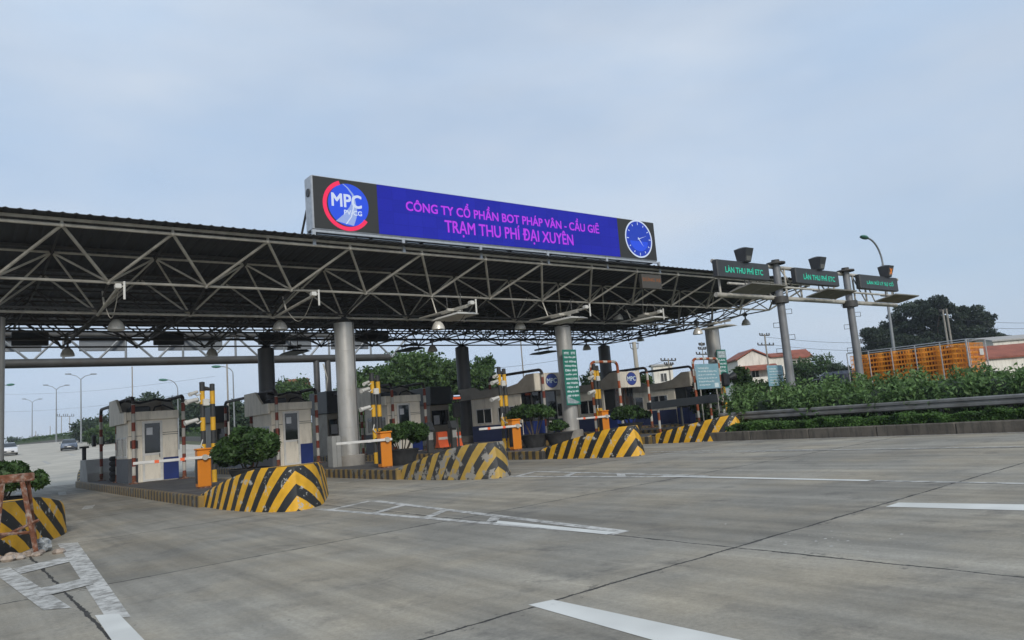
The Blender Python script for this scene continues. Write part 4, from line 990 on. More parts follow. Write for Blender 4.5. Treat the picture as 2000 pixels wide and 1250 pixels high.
# ---- green banners on the columns
def banner(px0, px1, py0, py1, Y, lean, lab, lines, pale=False):
    a = atY(px0, py0, Y); b = atY(px1, py0, Y); c = atY(px1+lean, py1, Y); d = atY(px0+lean, py1, Y)
    z1, z0 = a.z, c.z; x0, x1 = (a.x+d.x)/2, (b.x+c.x)/2
    T = thing('column_banner', lab, 'banner', (x0, Y, z0), 0, 'tall green banners on the columns')
    mb = MB(); mb.bbox(x0, x1, Y-.03, Y, z0, z1, .008); S = mb.build('board', greenp, T)
    n_ = len(lines); H_ = z1-z0
    for k, t in enumerate(lines):
        zz = z1-H_*(.045+.077*k); w = (x1-x0)*(.40 if len(t) > 6 else .3)
        text_mb(t, (x0+x1)/2-w, (x0+x1)/2+w, zz-.11, zz, Y-.036, bold=.03).build('lettering', lettw, S)
    mb = MB()
    if pale: mb.box(x0+.02, x1-.02, Y-.036, Y-.031, z0+.05, z0+.55); mb.box(x0+.04, x1-.04, Y-.036, Y-.031, z1-.5, z1-.08)
    else: mb.add([(x0+.03, Y-.036, z0+.45), (x1-.06, Y-.036, z0+.12), (x1-.25, Y-.036, z0+.06), (x0+.06, Y-.036, z0+.10)], [(0, 1, 2, 3)])
    mb.build('picture', mat('banner_picture', (.30, .36, .38), .6, 0, .3, 6), S)
banner(1099, 1126, 683, 790, 28.0, 6, 'tall green banner with white lines fixed to the second front column', ['MTC   ETC', 'Làn thu phí', 'tự động', 'không dừng', 'Dán thẻ', 'miễn phí', 'NHANH CHÓNG', 'AN TOÀN', 'TIỆN LỢI', 'đăng ký thẻ', 'tại trạm'])
banner(1399, 1417, 683, 775, 28.0, 9, 'tall green and white banner fixed to the third front column beside the hedge', ['ETC', 'MTC', 'LÀN', 'THU PHÍ', 'ETC', 'ETC'], True)

# ---- cyan notice boards
def notice(x0, x1, Y, z0, z1, lab, zb, rz=0.):
    T = thing('notice_board', lab, 'notice board', ((x0+x1)/2, Y, zb), 0, 'cyan notice boards')
    mb = MB(); mb.bbox(x0, x1, Y-.03, Y+.01, z0, z1, .01); S = mb.build('board', cyanp, T)
    H_ = z1-z0; W_ = x1-x0
    for k, (t, f) in enumerate((('THÔNG BÁO', .5), ('Thu phí điện tử không dừng', .85), ('các làn ETC và làn hỗn hợp', .78), ('Phương tiện dán thẻ đầu cuối', .85), ('đi đúng làn đường quy định', .7), ('trân trọng thông báo', .5))):
        zz = z1-H_*(.13+.135*k); text_mb(t, x0+W_*.08, x0+W_*(.08+f*.95), zz-H_*.07, zz, Y-.036, bold=.02).build('lettering', lettw, S)
    mb = MB(); mb.box(x1-W_*.25, x1-W_*.08, Y-.036, Y-.031, z0+H_*.05, z0+H_*.22); mb.build('pale_patch', lettw, S)
    for x in (x0+W_*.15, x1-W_*.15):
        mb = MB(); mb.tube((x, Y+.04, zb), (x, Y+.04, z1-.1), .035, n=8); mb.build('post', steel, T)
a = atY(1357, 713, 27.8); b = atY(1407, 758, 27.8)
notice(a.x, b.x, 27.8, b.z, a.z+.05, 'cyan notice board with pale lines of text inside the orange and white gate frame', isz(6))
a = atY(1497, 714, 18.6); b = atY(1531, 753, 18.6)
notice(a.x, b.x, 18.6, b.z, a.z, 'cyan notice board with pale text standing in the hedge left of the first gantry post', gz(30, 18))
# small pole with dark horn lamp
p = atY(1418, 741, 23.0); T = thing('warning_horn', 'black horn-shaped warning lamp on a yellow and black pole on the rightmost island', 'warning lamp', (p.x-.1, 23.0, gz(p.x, 23)))
mb = MB(); mb.bbox(p.x-.30, p.x+.12, 22.8, 23.15, p.z-.36, p.z+.34, .10); mb.build('housing', black, T)
mb = MB(); mb.tube((p.x+.05, 22.9, p.z+.05), (p.x+.42, 22.8, p.z+.14), .12, .20, n=14); mb.build('visor', black, T, smooth=True)
mb = MB(); mb.tube((p.x-.12, 23.05, gz(p.x, 23)), (p.x-.16, 23.05, p.z-.3), .06, n=10); mb.build('pole', yelblack, T, smooth=True)
# long dark horizontal beam between the last islands
a = atY(1268, 792, 25.0); b = atY(1399, 778, 25.0)
T = thing('height_bar', 'long dark horizontal beam on short posts behind the rightmost striped flank', 'barrier beam', (a.x, 25.0, gz(30, 25)))
mb = MB(); mb.add([(a.x, 24.9, a.z-.2), (b.x, 24.9, b.z-.2), (b.x, 24.9, b.z+.22), (a.x, 24.9, a.z+.14), (a.x, 25.15, a.z-.2), (b.x, 25.15, b.z-.2), (b.x, 25.15, b.z+.22), (a.x, 25.15, a.z+.14)], [(0, 1, 2, 3), (4, 7, 6, 5), (0, 4, 5, 1), (3, 2, 6, 7), (0, 3, 7, 4), (1, 5, 6, 2)]); mb.build('beam', boxdk, T)
for f in (.12, .45, .9):
    x = a.x+(b.x-a.x)*f; mb = MB(); mb.tube((x, 25.02, gz(30, 25)), (x, 25.02, a.z-.15), .06, n=8); mb.build('post', redwhite2 if f != .45 else steel_dk, T)
def car(T, cx, cy, z, L, W, H, body, dirx=0., hood=.28, sedan=True):
    """car along local axis; dirx=0 faces -Y, 1 faces -X"""
    def P(u, v, w): # u along length (front=0), v across
        return (cx+v, cy+u, z+w) if not dirx else (cx+u, cy+v, z+w)
    def hull(prof, w0, w1, nm, m_, inset=.0):
        mb = MB(); n = len(prof); V = []
        for s_, sc in ((-1, 1.), (-.86, 1.), (.86, 1.), (1, 1.)):
            for (u, h) in prof:
                ww = w0+(w1-w0)*((h-prof[0][1])/max(1e-3, max(q[1] for q in prof)-prof[0][1]))
                e = .06 if abs(s_) == 1 else 0
                um = L/2+(u-L/2)*(1-e*.6); V.append(P(um, s_*ww, h-(e*.5 if h > .5*H else 0)))
        F = []
        for k in range(3):
            for j in range(n): F.append((k*n+j, k*n+(j+1) % n, (k+1)*n+(j+1) % n, (k+1)*n+j))
        F += [tuple(range(n)), tuple(range(4*n-1, 3*n-1, -1))]
        mb.add(V, F); return mb.build(nm, m_, T, smooth=True)
    hull([(.05*L, .20), (0, .32), (.01*L, .50*H), (.06*L, .56*H), (.26*L, .64*H), (.9*L, .66*H), (L, .56*H), (.99*L, .25), (.93*L, .2)], W/2, W/2*.95, 'body', body)
    hull([(.24*L, .62*H), (.38*L, .96*H), (.50*L, H), (.70*L, .985*H), (.88*L, .66*H), (.88*L, .6*H), (.24*L, .6*H)], W/2*.92, W/2*.70, 'cabin', glass)
    hull([(.40*L, .965*H), (.50*L, 1.012*H), (.68*L, 1.0*H), (.70*L, .975*H)], W/2*.70, W/2*.68, 'roof', body)
    for v in (-1, 1):
        for u in (.19*L, .80*L):
            mb = MB(); c = P(u, v*(W/2-.1), .31); ax = 'x' if not dirx else 'y'
            mb.lathe(c, [(.001, -.1), (.2, -.11), (.31, -.09), (.32, 0), (.31, .09), (.2, .11), (.001, .1)], 18, ax); wh = mb.build('wheel', rubber, T, smooth=True)
            mb = MB(); mb.lathe(c, [(.001, -.115), (.17, -.115)], 14, ax); mb.lathe(c, [(.001, .115), (.17, .115)], 14, ax); mb.build('rim', galv, wh)
        mb = MB(); c = P(.03*L, v*W*.36, .46*H); mb.ball(c, .11, 8, .6); mb.build('headlight', headl, T, smooth=True)
    mb = MB(); a = P(-.012, -.55, .30); b = P(.02, .55, .50); mb.box(min(a[0], b[0]), max(a[0], b[0]), min(a[1], b[1]), max(a[1], b[1]), a[2], b[2]); mb.build('grille', black, T)
    mb = MB(); a = P(-.02, -.24, .34); b = P(-.013, .24, .45); mb.box(min(a[0], b[0]), max(a[0], b[0]), min(a[1], b[1]), max(a[1], b[1]), a[2], b[2]); mb.build('number_plate', white_p, T)
    for v in (-1, 1):
        mb = MB(); c = P(.30*L, v*(W/2+.06), .68*H); mb.ball(c, .09, 6, .7); mb.build('mirror', body, T)

def on_ramp(px, py):
    """point where the line of sight meets the climbing road"""
    v = ray(px, py)
    for k in range(1, 4000):
        d = k*.1; p = CAM+v*(d/FPX)
        if p.z <= gz(p.x, p.y): return p
    return CAM+v*(150/FPX)
p = on_ramp(135, 883); p = atD(135, 881, 100)
T = thing('grey_car', 'blue grey car driving towards the lanes in the left distance', 'car', (p.x, p.y, gz(p.x, p.y)), 0); T.name = 'grey_car'
T.rotation_euler = (-.032, 0, -.12)
def at_local(T_, f):
    M_ = T_.rotation_euler.copy(); l_ = T_.location.copy(); T_.rotation_euler = (0, 0, 0); f(); bpy.context.view_layer.update(); T_.rotation_euler = M_
at_local(T, lambda: car(T, p.x, p.y-2.2, gz(p.x, p.y), 4.5, 1.95, 1.48, cargrey))
p = atD(17, 884, 96)
T = thing('white_car', 'white car at the left edge, partly behind the striped pipe', 'car', (p.x, p.y, gz(p.x, p.y)), 0); T.rotation_euler = (-.032, 0, -.05)
at_local(T, lambda: car(T, p.x, p.y-2.2, gz(p.x, p.y), 4.6, 1.9, 1.62, carwhite))

# rusty trestle with litter in front of the left nose
T = thing('rusty_trestle', 'rusty flaking steel trestle standing in front of the left chevron nose', 'trestle', (.95, 15.3, gz(1, 15)))
z = gz(1, 15)
c0 = gpt(0, 1088); c1 = gpt(46, 1092)
ax_, ay_ = (c0[0]+c1[0])/2, (c0[1]+c1[1])/2
def leg(a, b, r=.045):
    mb = MB(); mb.tube(a, b, r, n=6); mb.build('leg', rust, T)
topz = z+1.42; w = .34
leg((ax_-w-.25, ay_-.2, z), (ax_-w*.6, ay_, topz)); leg((ax_-.28, ay_-.25, z), (ax_-w*.4, ay_, topz)); leg((ax_+w+.02, ay_-.25, z), (ax_+w*.4, ay_, topz)); leg((ax_+.42, ay_+.5, z), (ax_+w*.7, ay_+.05, topz), .038)
leg((ax_-.5, ay_+.5, z), (ax_-w*.7, ay_+.05, topz), .038)
mb = MB(); mb.bbox(ax_-w, ax_+w, ay_-.07, ay_+.1, topz-.10, topz+.05, .02); mb.build('crossbar', rust, T); mb = MB(); mb.tube((ax_-w*.8, ay_-.1, z+.45), (ax_+w*.8, ay_-.15, z+.42), .03, n=6); mb.build('crossbar', rust, T); mb = MB(); mb.tube((ax_-.5, ay_, z+.25), (ax_+.4, ay_-.18, z+.62), .03, n=6); mb.build('crossbar', rust, T)
mb = MB()
for k in range(26):
    x = ax_+rnd.uniform(-.8, .75); y = ay_+rnd.uniform(-.55, .2); s = rnd.uniform(.04, .13)
    mb.ball((x, y, z+s*.35), s, 6, .6)
tag(mb.build('rubble', mat('flaked_rubble', (.30, .24, .19), .9, 0, .6, 9, .5, 30, dirt=(.5, .48, .44), dscale=8)), 'crumbled rust and paint flakes around the feet of the trestle', 'rubble', kind='stuff')
px_ = gpt(84, 1078)
mb = MB(); mb.ball((px_[0], px_[1], gz(1, 15)+.11), .15, 16, .85)
mb.v = [tuple(Vector(v)+(Vector(v)-Vector((px_[0], px_[1], gz(1, 15)+.11)))*(rnd.uniform(-.38, .30))) for v in mb.v]
o = mb.build('plastic_bag', mat('translucent_plastic', (.24, .255, .26), .45, 0, .45, 18, .6, 12))
tag(o, 'crumpled pale plastic bag at the foot of the left chevron nose', 'bag')

# ================================================================== RIGHT MEDIAN: kerb wall, hedges, guardrail
XK = 24.05
T = thing('planter_wall', 'stained concrete kerb wall of the planted median along the right side of the apron', 'kerb wall', (XK, 5, gz(XK, 5)))
mb = MB(); z = gz(XK, 5)
seg = 2.4; y = -14.
while y < 19.4:
    y1 = min(y+seg-.012, 19.5); mb.bbox(XK, XK+.26, y, y1, z-.05, z+.34, .03); y += seg
mb.build('kerb_wall', concwall, T)
mb = MB(); mb.box(XK+.26, XK+9, -14, 22, z-.02, z+.26); mb.build('soil_bed', mat('planting_soil', (.06, .045, .03), .95, 0, .3, 3, .5, 12), T)
zs = z+.26
T = thing('guardrail', 'long grey steel guardrail between the tall hedge and the clipped hedge on the right', 'guardrail', (25.6, 5, zs))
prof = [(-.155, 0), (-.12, .045), (-.05, .045), (-.02, 0), (.02, 0), (.05, .045), (.12, .045), (.155, 0)]
mb = MB(); xs0 = 25.55; V = []; ysg = np.arange(-14, 19.5, 1.)
for y in ysg:
    for (h, o_) in prof: V.append((xs0-o_, float(y), zs+.62+h))
n_ = len(prof)
F = [(j*n_+k, j*n_+k+1, (j+1)*n_+k+1, (j+1)*n_+k) for j in range(len(ysg)-1) for k in range(n_-1)]
mb.add(V, F); mb.add([(x+.006, y, z_) for x, y, z_ in V], F)
mb.build('rail', mat('weathered_rail', (.20, .20, .195), .5, .35, .25, 2, dirt=(.10, .09, .075), damt=.6, streak=False), T)
for y in np.arange(-13, 19.5, 2.0):
    mb = MB(); mb.box(xs0+.05, xs0+.17, float(y)-.05, float(y)+.05, zs-.05, zs+.78); mb.build('post', steel_dk, T)
T = thing('guardrail_end', 'blunt curved guardrail terminal beside the rightmost striped nose', 'guardrail', (25.6, 19.6, zs), 0)
mb = MB(); mb.lathe((xs0+.16, 19.55, zs+.62), [(.17, -.155), (.21, -.12), (.21, -.05), (.17, -.02), (.17, .02), (.21, .05), (.21, .12), (.17, .155)], 18); mb.build('terminal', MATS['weathered_rail'], T)
# clipped low hedge in front of the rail
def hedge(name, lab, x0, x1, y0, y1, zb, hfun, dens, leaf, m_, stem=False, seed=3):
    T_ = thing(name, lab, 'hedge', ((x0+x1)/2, (y0+y1)/2, zb))
    n = int(dens*(y1-y0)); y = nr.uniform(y0, y1, n); h = np.array([hfun(v) for v in y])
    which = nr.random(n); x = nr.uniform(x0, x1, n)
    z_ = zb+h*nr.random(n)**.55
    # more leaves on the outside faces
    s = which < .5; x[s] = x0+nr.exponential(.10, s.sum()); t = (which >= .5) & (which < .85); z_[t] = zb+h[t]-nr.exponential(.07, t.sum())
    lump = .5+.5*np.sin(y*5.1+np.sin(y*1.7)*2+x*3)*np.sin(z_*6+y*1.3)
    x = x-.16*lump*(x < x0+.5)
    leaf_mesh('foliage', np.stack([x, y, z_], 1), leaf, m_, T_, .15+.65*lump)
    core = MB(); ysx = np.arange(y0+.1, y1, .5); V = []
    for v in ysx:
        hh = hfun(v)-.22
        for (dx, f) in ((.20, 0), (.22, .8), (.45, 1), (x1-x0-.3, 1), (x1-x0-.1, 0)): V.append((x0+dx, float(v), zb+f*max(hh, .05)))
    F = [(j*5+k, j*5+k+1, (j+1)*5+k+1, (j+1)*5+k) for j in range(len(ysx)-1) for k in range(4)]
    core.add(V, F); core.build('blocking_core', mat('hedge_core_dark', (.018, .032, .012), .9, 0, .5, 9, 1., 14), T_)  # dark core added to stop light passing through the leaves
    return T_
hedge('clipped_hedge', 'low clipped green hedge along the top of the kerb wall', XK+.30, XK+1.15, -8, 19.4, zs-.02, lambda v: .36+.05*math.sin(v*2.3)+.04*math.sin(v*7.1), 1900, .055, leaf_low)
# tall oleander hedge from overlapping shrubs
def oleander():
    T_ = thing('tall_hedge', 'tall loose flowering hedge behind the guardrail on the right', 'hedge', (27.5, 6, zs))
    P = []; Tn = []; Nn = []
    y = -6.; k = 0
    while y < 24:
        for row in range(3):
            cx = 26.25+row*1.0+nr.uniform(-.2, .2); cy = y+nr.uniform(-.4, .4)
            top = 1.62+.16*row+.10*math.sin(y*.9+row)+nr.uniform(-.2, .25)
            if 9 < cy < 14 : top += -.10
            if cy > 18.6+(cx-26)*1.0: continue
            nsh = 80
            for s_ in range(nsh):
                a = nr.uniform(0, 2*math.pi); rr = nr.uniform(.05, .75); tx, ty = cx+rr*math.cos(a), cy+rr*math.sin(a)
                hh = top*(1-.25*rr)*nr.uniform(.35, 1.05); m_ = 17; t = nr.random(m_)
                base = np.array([cx+(tx-cx)*.5, cy+(ty-cy)*.5, zs+hh*.45]); tip_ = np.array([tx, ty, zs+hh])
                q_ = base+(tip_-base)*t[:, None]+nr.normal(size=(m_, 3))*.055
                P.append(q_); Tn.append(np.full(m_, nr.uniform(.1, .75))+.2*t*(hh/top))
        y += .55
    P = np.concatenate(P); Tn = np.concatenate(Tn)
    fl_ = (nr.random(len(P)) < .0012) & (P[:, 2] > zs+1.0) & (P[:, 1] > 14); Tn[fl_] = 1.6
    leaf_mesh('foliage', P, .070, leaf_hedge, T_, Tn, aspect=2.2)
    core = MB(); ysx = np.arange(-6, 19, .6); V = []
    for v in ysx:
        for (x, h) in ((26.0, 0), (25.98, .7), (26.35, 1.15), (28.2, 1.3), (28.8, 0)): V.append((x+nr.uniform(-.08, .08), float(v), zs+h+(nr.uniform(-.12, .1) if h else 0)))
    F = [(j*5+k, j*5+k+1, (j+1)*5+k+1, (j+1)*5+k) for j in range(len(ysx)-1) for k in range(4)]
    core.add(V, F); core.build('blocking_core', MATS['hedge_core_dark'], T_)  # same added core, keeps light from showing through the shrubs
oleander()

# ================================================================== RIGHT SIGN GANTRY
GY = 18.0
zc_ = 5.95; zt_ = 7.35
T = thing('sign_gantry', 'grey tubular gantry on round posts with climbing rungs to the right of the canopy', 'gantry', (29, GY, gz(29, 18)))
cols = [28.45, 34.17]
for cx in cols:
    mb = MB(); mb.tube((cx, GY, gz(30, 18)), (cx, GY, 7.45), .185, .155, n=24); c = mb.build('post', mat('gantry_post_paint', (.20, .205, .21), .45, .2, .1, 2, dirt=(.12, .11, .10)), T, smooth=True)
    mb = MB(); mb.lathe((cx, GY, 7.45), [(.40, -.03), (.40, .04), (.17, .06), (.17, .16), (.001, .17)], 20); c_ = mb.build('flange', steel_dk, c, smooth=True); mb = MB(); mb.lathe((cx, GY, 5.9), [(.17, -.2), (.34, -.18), (.34, .1), (.17, .12)], 18); mb.build('flange', steel_dk, c, smooth=True)
    for k in range(9):
        mb = MB(); z = 1.4+k*.55; s = 1 if k % 2 else -1; d = Vector((.78, -.62, 0))*s
        a = Vector((cx, GY, z))+d*.17; b = Vector((cx, GY, z))+d*.42
        mb.pipe([a, b, b+Vector((0, 0, .2)), a+Vector((0, 0, .2))], .011, 5); mb.build('rung', black, c)
mb = MB(); mb.tube((24.3, GY+.15, zt_-.02), (39.5, GY+.15, zt_-.02), .085, n=12); mb.tube((24.3, GY+.15, zc_+.02), (39.0, GY+.15, zc_+.02), .10, n=12); mb.tube((24.6, GY-.25, zc_+.42), (39.0, GY-.25, zc_+.42), .05, n=8)
mb.build('beam', steel, T, smooth=True)
for x in (24.6, 26.6, 29.25, 30.4, 33.2, 35.0, 36.1, 38.8):
    mb = MB(); mb.tube((x, GY+.15, zc_), (x, GY+.15, zt_), .05, n=6); mb.build('brace', steel, T)
for a, b in ((29.0, 30.4), (35.0, 36.1), (36.1, 37.0), (26.6, 28.2), (31.5, 33.0)):
    mb = MB(); mb.tube((a, GY+.15, zt_-.1), (b, GY+.15, zc_), .035, n=6); mb.build('brace', steel, T)
sg = [((1400, 512), (1505, 548), 'LÀN THU PHÍ ETC', (1417, 1493), 'first dark gantry sign, reading green LÀN THU PHÍ ETC, at the canopy end'),
      ((1554, 532), (1641, 562), 'LÀN THU PHÍ ETC', (1568, 1632), 'middle dark gantry sign with green letters between the two gantry posts'),
      ((1679, 540), (1756, 570), 'LÀN XỬ LÝ SỰ CỐ', (1690, 1745), 'rightmost dark gantry sign reading green LÀN XỬ LÝ SỰ CỐ')]
for k, (A, B_, t, (tx0, tx1), lab) in enumerate(sg):
    a = atY(*A, GY-.35); b = atY(B_[0], B_[1], GY-.35)
    z1 = 7.28; z0 = 6.58; x0, x1 = a.x, b.x
    S = thing('gantry_sign', lab, 'sign', ((x0+x1)/2, GY-.35, z0), 0, 'lane signs on the gantry')
    mb = MB(); mb.bbox(x0, x1, GY-.35, GY-.1, z0, z1, .03); mb.build('housing', boxdk, S)
    l0 = atY(tx0, 530, GY-.35).x; l1 = atY(tx1, 560, GY-.35).x
    text_mb(t, l0, l1, z0+.20, z0+.48, GY-.36, bold=.015).build('lettering', led_green, S)
    mb = MB(); mb.box(x0+.2, x1-.2, GY-.1, GY+.05, z1-.08, z1-.02); mb.build('hanger', steel_dk, S)
    # antenna plate under each sign
    pa = thing('antenna_panel', ['pair of flat grey antenna plates under the first gantry sign', 'pair of flat grey antenna plates under the middle gantry sign', 'pair of flat pale antenna plates under the rightmost gantry sign'][k], 'antenna', (x0+1.2, GY-.4, z0-.45), 0, 'antenna plates under the gantry signs')
    ox = x0+(x1-x0)*(.62 if k < 2 else .75)
    for j in (-1, 1):
        mb = MB(); cx = ox+j*.62; zz = z0-.50
        mb.add([(cx-.60, GY-1.15, zz+.12), (cx+.60, GY-1.15, zz+.12), (cx+.60, GY-.1, zz-.06), (cx-.60, GY-.1, zz-.06)]+[(cx-.60, GY-1.17, zz+.17), (cx+.60, GY-1.17, zz+.17), (cx+.60, GY-.12, zz-.01), (cx-.60, GY-.12, zz-.01)],
                       [(0, 1, 2, 3), (4, 5, 6, 7), (0, 1, 5, 4), (1, 2, 6, 5), (2, 3, 7, 6), (3, 0, 4, 7)]); mb.build('plate', mat('grey_plate', (.24, .235, .21), .6, 0, .1, 3), pa)
    mb = MB(); mb.tube((ox-.9, GY-.3, z0-.28), (ox+.9, GY-.3, z0-.28), .035, n=6); mb.tube((ox-.4, GY-.3, z0-.05), (ox-.4, GY-.3, z0-.5), .03, n=6); mb.tube((ox+.4, GY-.3, z0-.05), (ox+.4, GY-.3, z0-.5), .03, n=6); mb.build('mounting_bar', steel_dk, pa)
sig = [(1453, 'dark funnel-shaped lane signal above the first gantry sign', False), (1595, 'dark funnel-shaped lane signal above the middle gantry sign', False), (1726, 'funnel-shaped lane signal with a lit amber cross above the rightmost gantry sign', True)]
for px, lab, lit in sig:
    x = atY(px, 510, GY-.3).x; S = thing('lane_signal', lab, 'signal', (x, GY-.3, 7.28), 0, 'lane signals on the gantry'); y = GY-.3
    mb = MB(); wb, wt = .19, .25
    V = [(x-wb, y-wb, 7.26), (x+wb, y-wb, 7.26), (x+wb, y+wb, 7.26), (x-wb, y+wb, 7.26), (x-wt, y-wt-.1, 7.80), (x+wt, y-wt-.1, 7.80), (x+wt, y+wt, 7.80), (x-wt, y+wt, 7.80), (x-.1, y-.1, 7.87), (x+.1, y-.1, 7.87), (x+.1, y+.1, 7.87), (x-.1, y+.1, 7.87)]
    mb.add(V, [(0, 3, 2, 1), (0, 1, 5, 4), (1, 2, 6, 5), (2, 3, 7, 6), (3, 0, 4, 7), (4, 5, 9, 8), (5, 6, 10, 9), (6, 7, 11, 10), (7, 4, 8, 11), (8, 9, 10, 11)]); mb.build('housing', boxdk, S)
    mb = MB(); V = [(x-.14, y-wb-.03, 7.30), (x+.14, y-wb-.03, 7.30), (x+.17, y-wt-.05, 7.70), (x-.17, y-wt-.05, 7.70)]; mb.add(V, [(0, 1, 2, 3)]); ln = mb.build('lens', mat('signal_lens', (.12, .12, .11), .3, 0, .3, 20), S)
    if lit:
        mb = MB()
        for s_ in (-1, 1): mb.add([(x-s_*.11-.03, y-wb-.08, 7.36), (x-s_*.11+.03, y-wb-.08, 7.36), (x+s_*.11+.03, y-wt-.06, 7.66), (x+s_*.11-.03, y-wt-.06, 7.66)], [(0, 1, 2, 3)])
        mb.build('lit_cross', emission_mat('led_orange', (.70, .22, .03)), S)

# ================================================================== REAR GANTRY (seen from behind)
RY = 47.4
T = thing('rear_gantry', 'grey tubular gantry truss behind the canopy with blank sign backs, spanning the left lanes', 'gantry', (20, RY, gz(20, RY)))
mb = MB(); mb.tube((-8, RY, 6.72), (25.4, RY, 6.78), .25, n=14); mb.tube((-8, RY, 8.3), (25.4, RY, 8.3), .14, n=12); mb.build('beam', steel_dk, T, smooth=True)
mb = MB(); x = -7.
while x < 24.5:
    mb.tube((x, RY, 6.8), (x, RY, 8.3), .07, n=6); mb.tube((x, RY, 8.3), (x+1.6, RY, 6.8), .07, n=6); mb.tube((x+3.0, RY, 8.3), (x+1.6, RY, 6.8), .07, n=6); x += 3.1
mb.build('brace', mat('light_grey_steel', (.22, .235, .245), .5, .2, .1, 3), T)
for a, b in ((1.0, 4.4), (10.3, 14.0), (17.2, 19.8), (21.2, 24.0), (6.2, 8.6)):
    mb = MB(); mb.bbox(a, b, RY+.3, RY+.4, 7.42, 8.35, .02); mb.build('sign_back', mat('sign_back_grey', (.17, .185, .20), .6, .1, .08, 2), T)
for cx in (19.95, 20.75):
    mb = MB(); mb.tube((cx, RY, gz(20, RY)), (cx, RY, 6.7), .20, n=16); mb.build('post', colm_dk, T, smooth=True)
mb = MB(); mb.pipe([(20.35, RY-.2, 6.4), (20.55, RY-.3, 5.4), (20.4, RY-.3, 4.2), (20.6, RY-.3, 2.8), (20.35, RY-.2, 1.6)], .04, 6); mb.build('cable', steel, T)

# ================================================================== STREET LAMPS AND POLES
def street_lamp(base, top, armend, lab, m_, r=.09, grp=None):
    T = thing('street_lamp', lab, 'street lamp', base, 0, grp)
    b, t, e = Vector(base), Vector(top), Vector(armend)
    mb = MB(); mb.tube(b, t, r, r*.6, n=10); mb.build('pole', m_, T, smooth=True)
    pts = [t]
    for k in range(1, 9):
        a = k/8*math.pi/2; pts.append(t+(e-t)*0+Vector(((e.x-t.x)*(1-math.cos(a)), (e.y-t.y)*(1-math.cos(a)), (e.z-t.z)*math.sin(a))))
    mb = MB(); mb.pipe(pts, r*.5, 7); mb.build('arm', m_, T, smooth=True)
    d = (e-pts[-2]); d.z *= .6; d.normalize(); mb = MB()
    c = e+d*.35; side = Vector((-d.y, d.x, 0)).normalized()
    V = []; n_ = 10
    for i_, (u, ww, hh) in enumerate(((-.45, .06, .05), (-.25, .15, .12), (.05, .21, .15), (.35, .19, .11), (.5, .06, .03))):
        for k in range(n_):
            a = 2*math.pi*k/n_; V.append(c+d*u+side*ww*math.cos(a)+Vector((0, 0, hh*math.sin(a))))
    F = [(i_*n_+k, i_*n_+(k+1) % n_, (i_+1)*n_+(k+1) % n_, (i_+1)*n_+k) for i_ in range(4) for k in range(n_)]
    mb.add(V, F); mb.build('lamp_head', mat('green_lamp_shell', (.05, .16, .12), .45, 0, .1, 3), T, smooth=True)
    return T
lgrey = MATS['light_grey_steel']
b = atY(1748, 735, 25); street_lamp((52.35, 25, gz(52, 25)), atY(1724, 515, 25), atY(1694, 465, 25), 'tall street lamp with a curved arm and green lamp head above the rightmost gantry sign', lgrey, .13)
def far_single(px, ybase, ytop, ax, ay, d, lab):
    t = atD(px, ytop, d); e = atD(ax, ay, d); street_lamp((t.x, t.y, gz(t.x, t.y)), t, e, lab, lgrey, .09, 'single arm street lamps beyond the station')
far_single(347, 850, 762, 326, 742, 80, 'single arm street lamp rising behind the nearest booth')
far_single(455, 845, 730, 430, 716, 75, 'single arm street lamp left of the shaded rear column')
far_single(-12, 850, 760, 14, 752, 85, 'single arm lamp head poking out beside the left edge column')
def double_lamp(px, ytop, w, d, lab):
    t = atD(px, ytop, d); base = (t.x, t.y, gz(t.x, t.y))
    T = thing('double_street_lamp', lab, 'street lamp', base, 0, 'double arm street lamps along the far road')
    mb = MB(); mb.tube(base, t, .16, .08, n=8); mb.build('pole', lgrey, T)
    for s in (-1, 1):
        e = t+CR*s*w*d/FPX+Vector((0, 0, w*.42*d/FPX)); mid = t+CR*s*w*.35*d/FPX+Vector((0, 0, w*.27*d/FPX))
        mb = MB(); mb.pipe([t, mid, e], .06, 6); mb.build('arm', lgrey, T); mb = MB(); q_ = CR*s*.5; mb.tube(e-q_, e+q_, .12, .10, n=8); mb.build('lamp_head', lgrey, T)
double_lamp(158, 741, 25, 133, 'double arm street lamp, tallest of the three in the left distance')
double_lamp(110, 761, 21, 158, 'double arm street lamp in the middle of the three in the left distance')
double_lamp(63, 786, 16, 205, 'double arm street lamp, lowest of the three in the left distance')
def plain_pole(px, yt, yb, d, r, lab, cross=(), grp='thin poles beyond the station'):
    t = atD(px, yt, d); b = atD(px, yb, d); z0 = gz(t.x, t.y)
    T = thing('utility_pole', lab, 'pole', (b.x, b.y, min(z0, b.z)), 0, grp)
    mb = MB(); mb.tube((t.x, t.y, min(z0, b.z)), t, r, r*.75, n=8); mb.build('pole', mat('concrete_pole', (.27, .25, .22), .85, 0, .1, 2), T)
    mb = MB(); k = d/FPX; any_ = False
    for (dy, w) in cross:
        c = t-Vector((0, 0, dy*k)); mb.tube(c-CR*w*k, c+CR*w*k, .06, n=6); any_ = True
        for s in (-1, -.5, .5, 1): mb.tube(c+CR*w*k*s, c+CR*w*k*s+Vector((0, 0, 4.5*k)), .07, n=6)
    if any_: mb.build('crossarm', steel_dk, T)
    return T
plain_pole(443, 705, 845, 74, .10, 'thin straight pole just left of the single arm lamp near the shaded rear column')
plain_pole(258, 716, 780, 70, .07, 'thin straight pole rising above the left frame of the nearest booth')
plain_pole(1016, 655, 760, 60, .06, 'thin leaning pole against the sky left of the green banner')
plain_pole(1305, 700, 745, 70, .09, 'utility pole with one crossarm above the dark round bush', ((4, 14), (12, 8)))
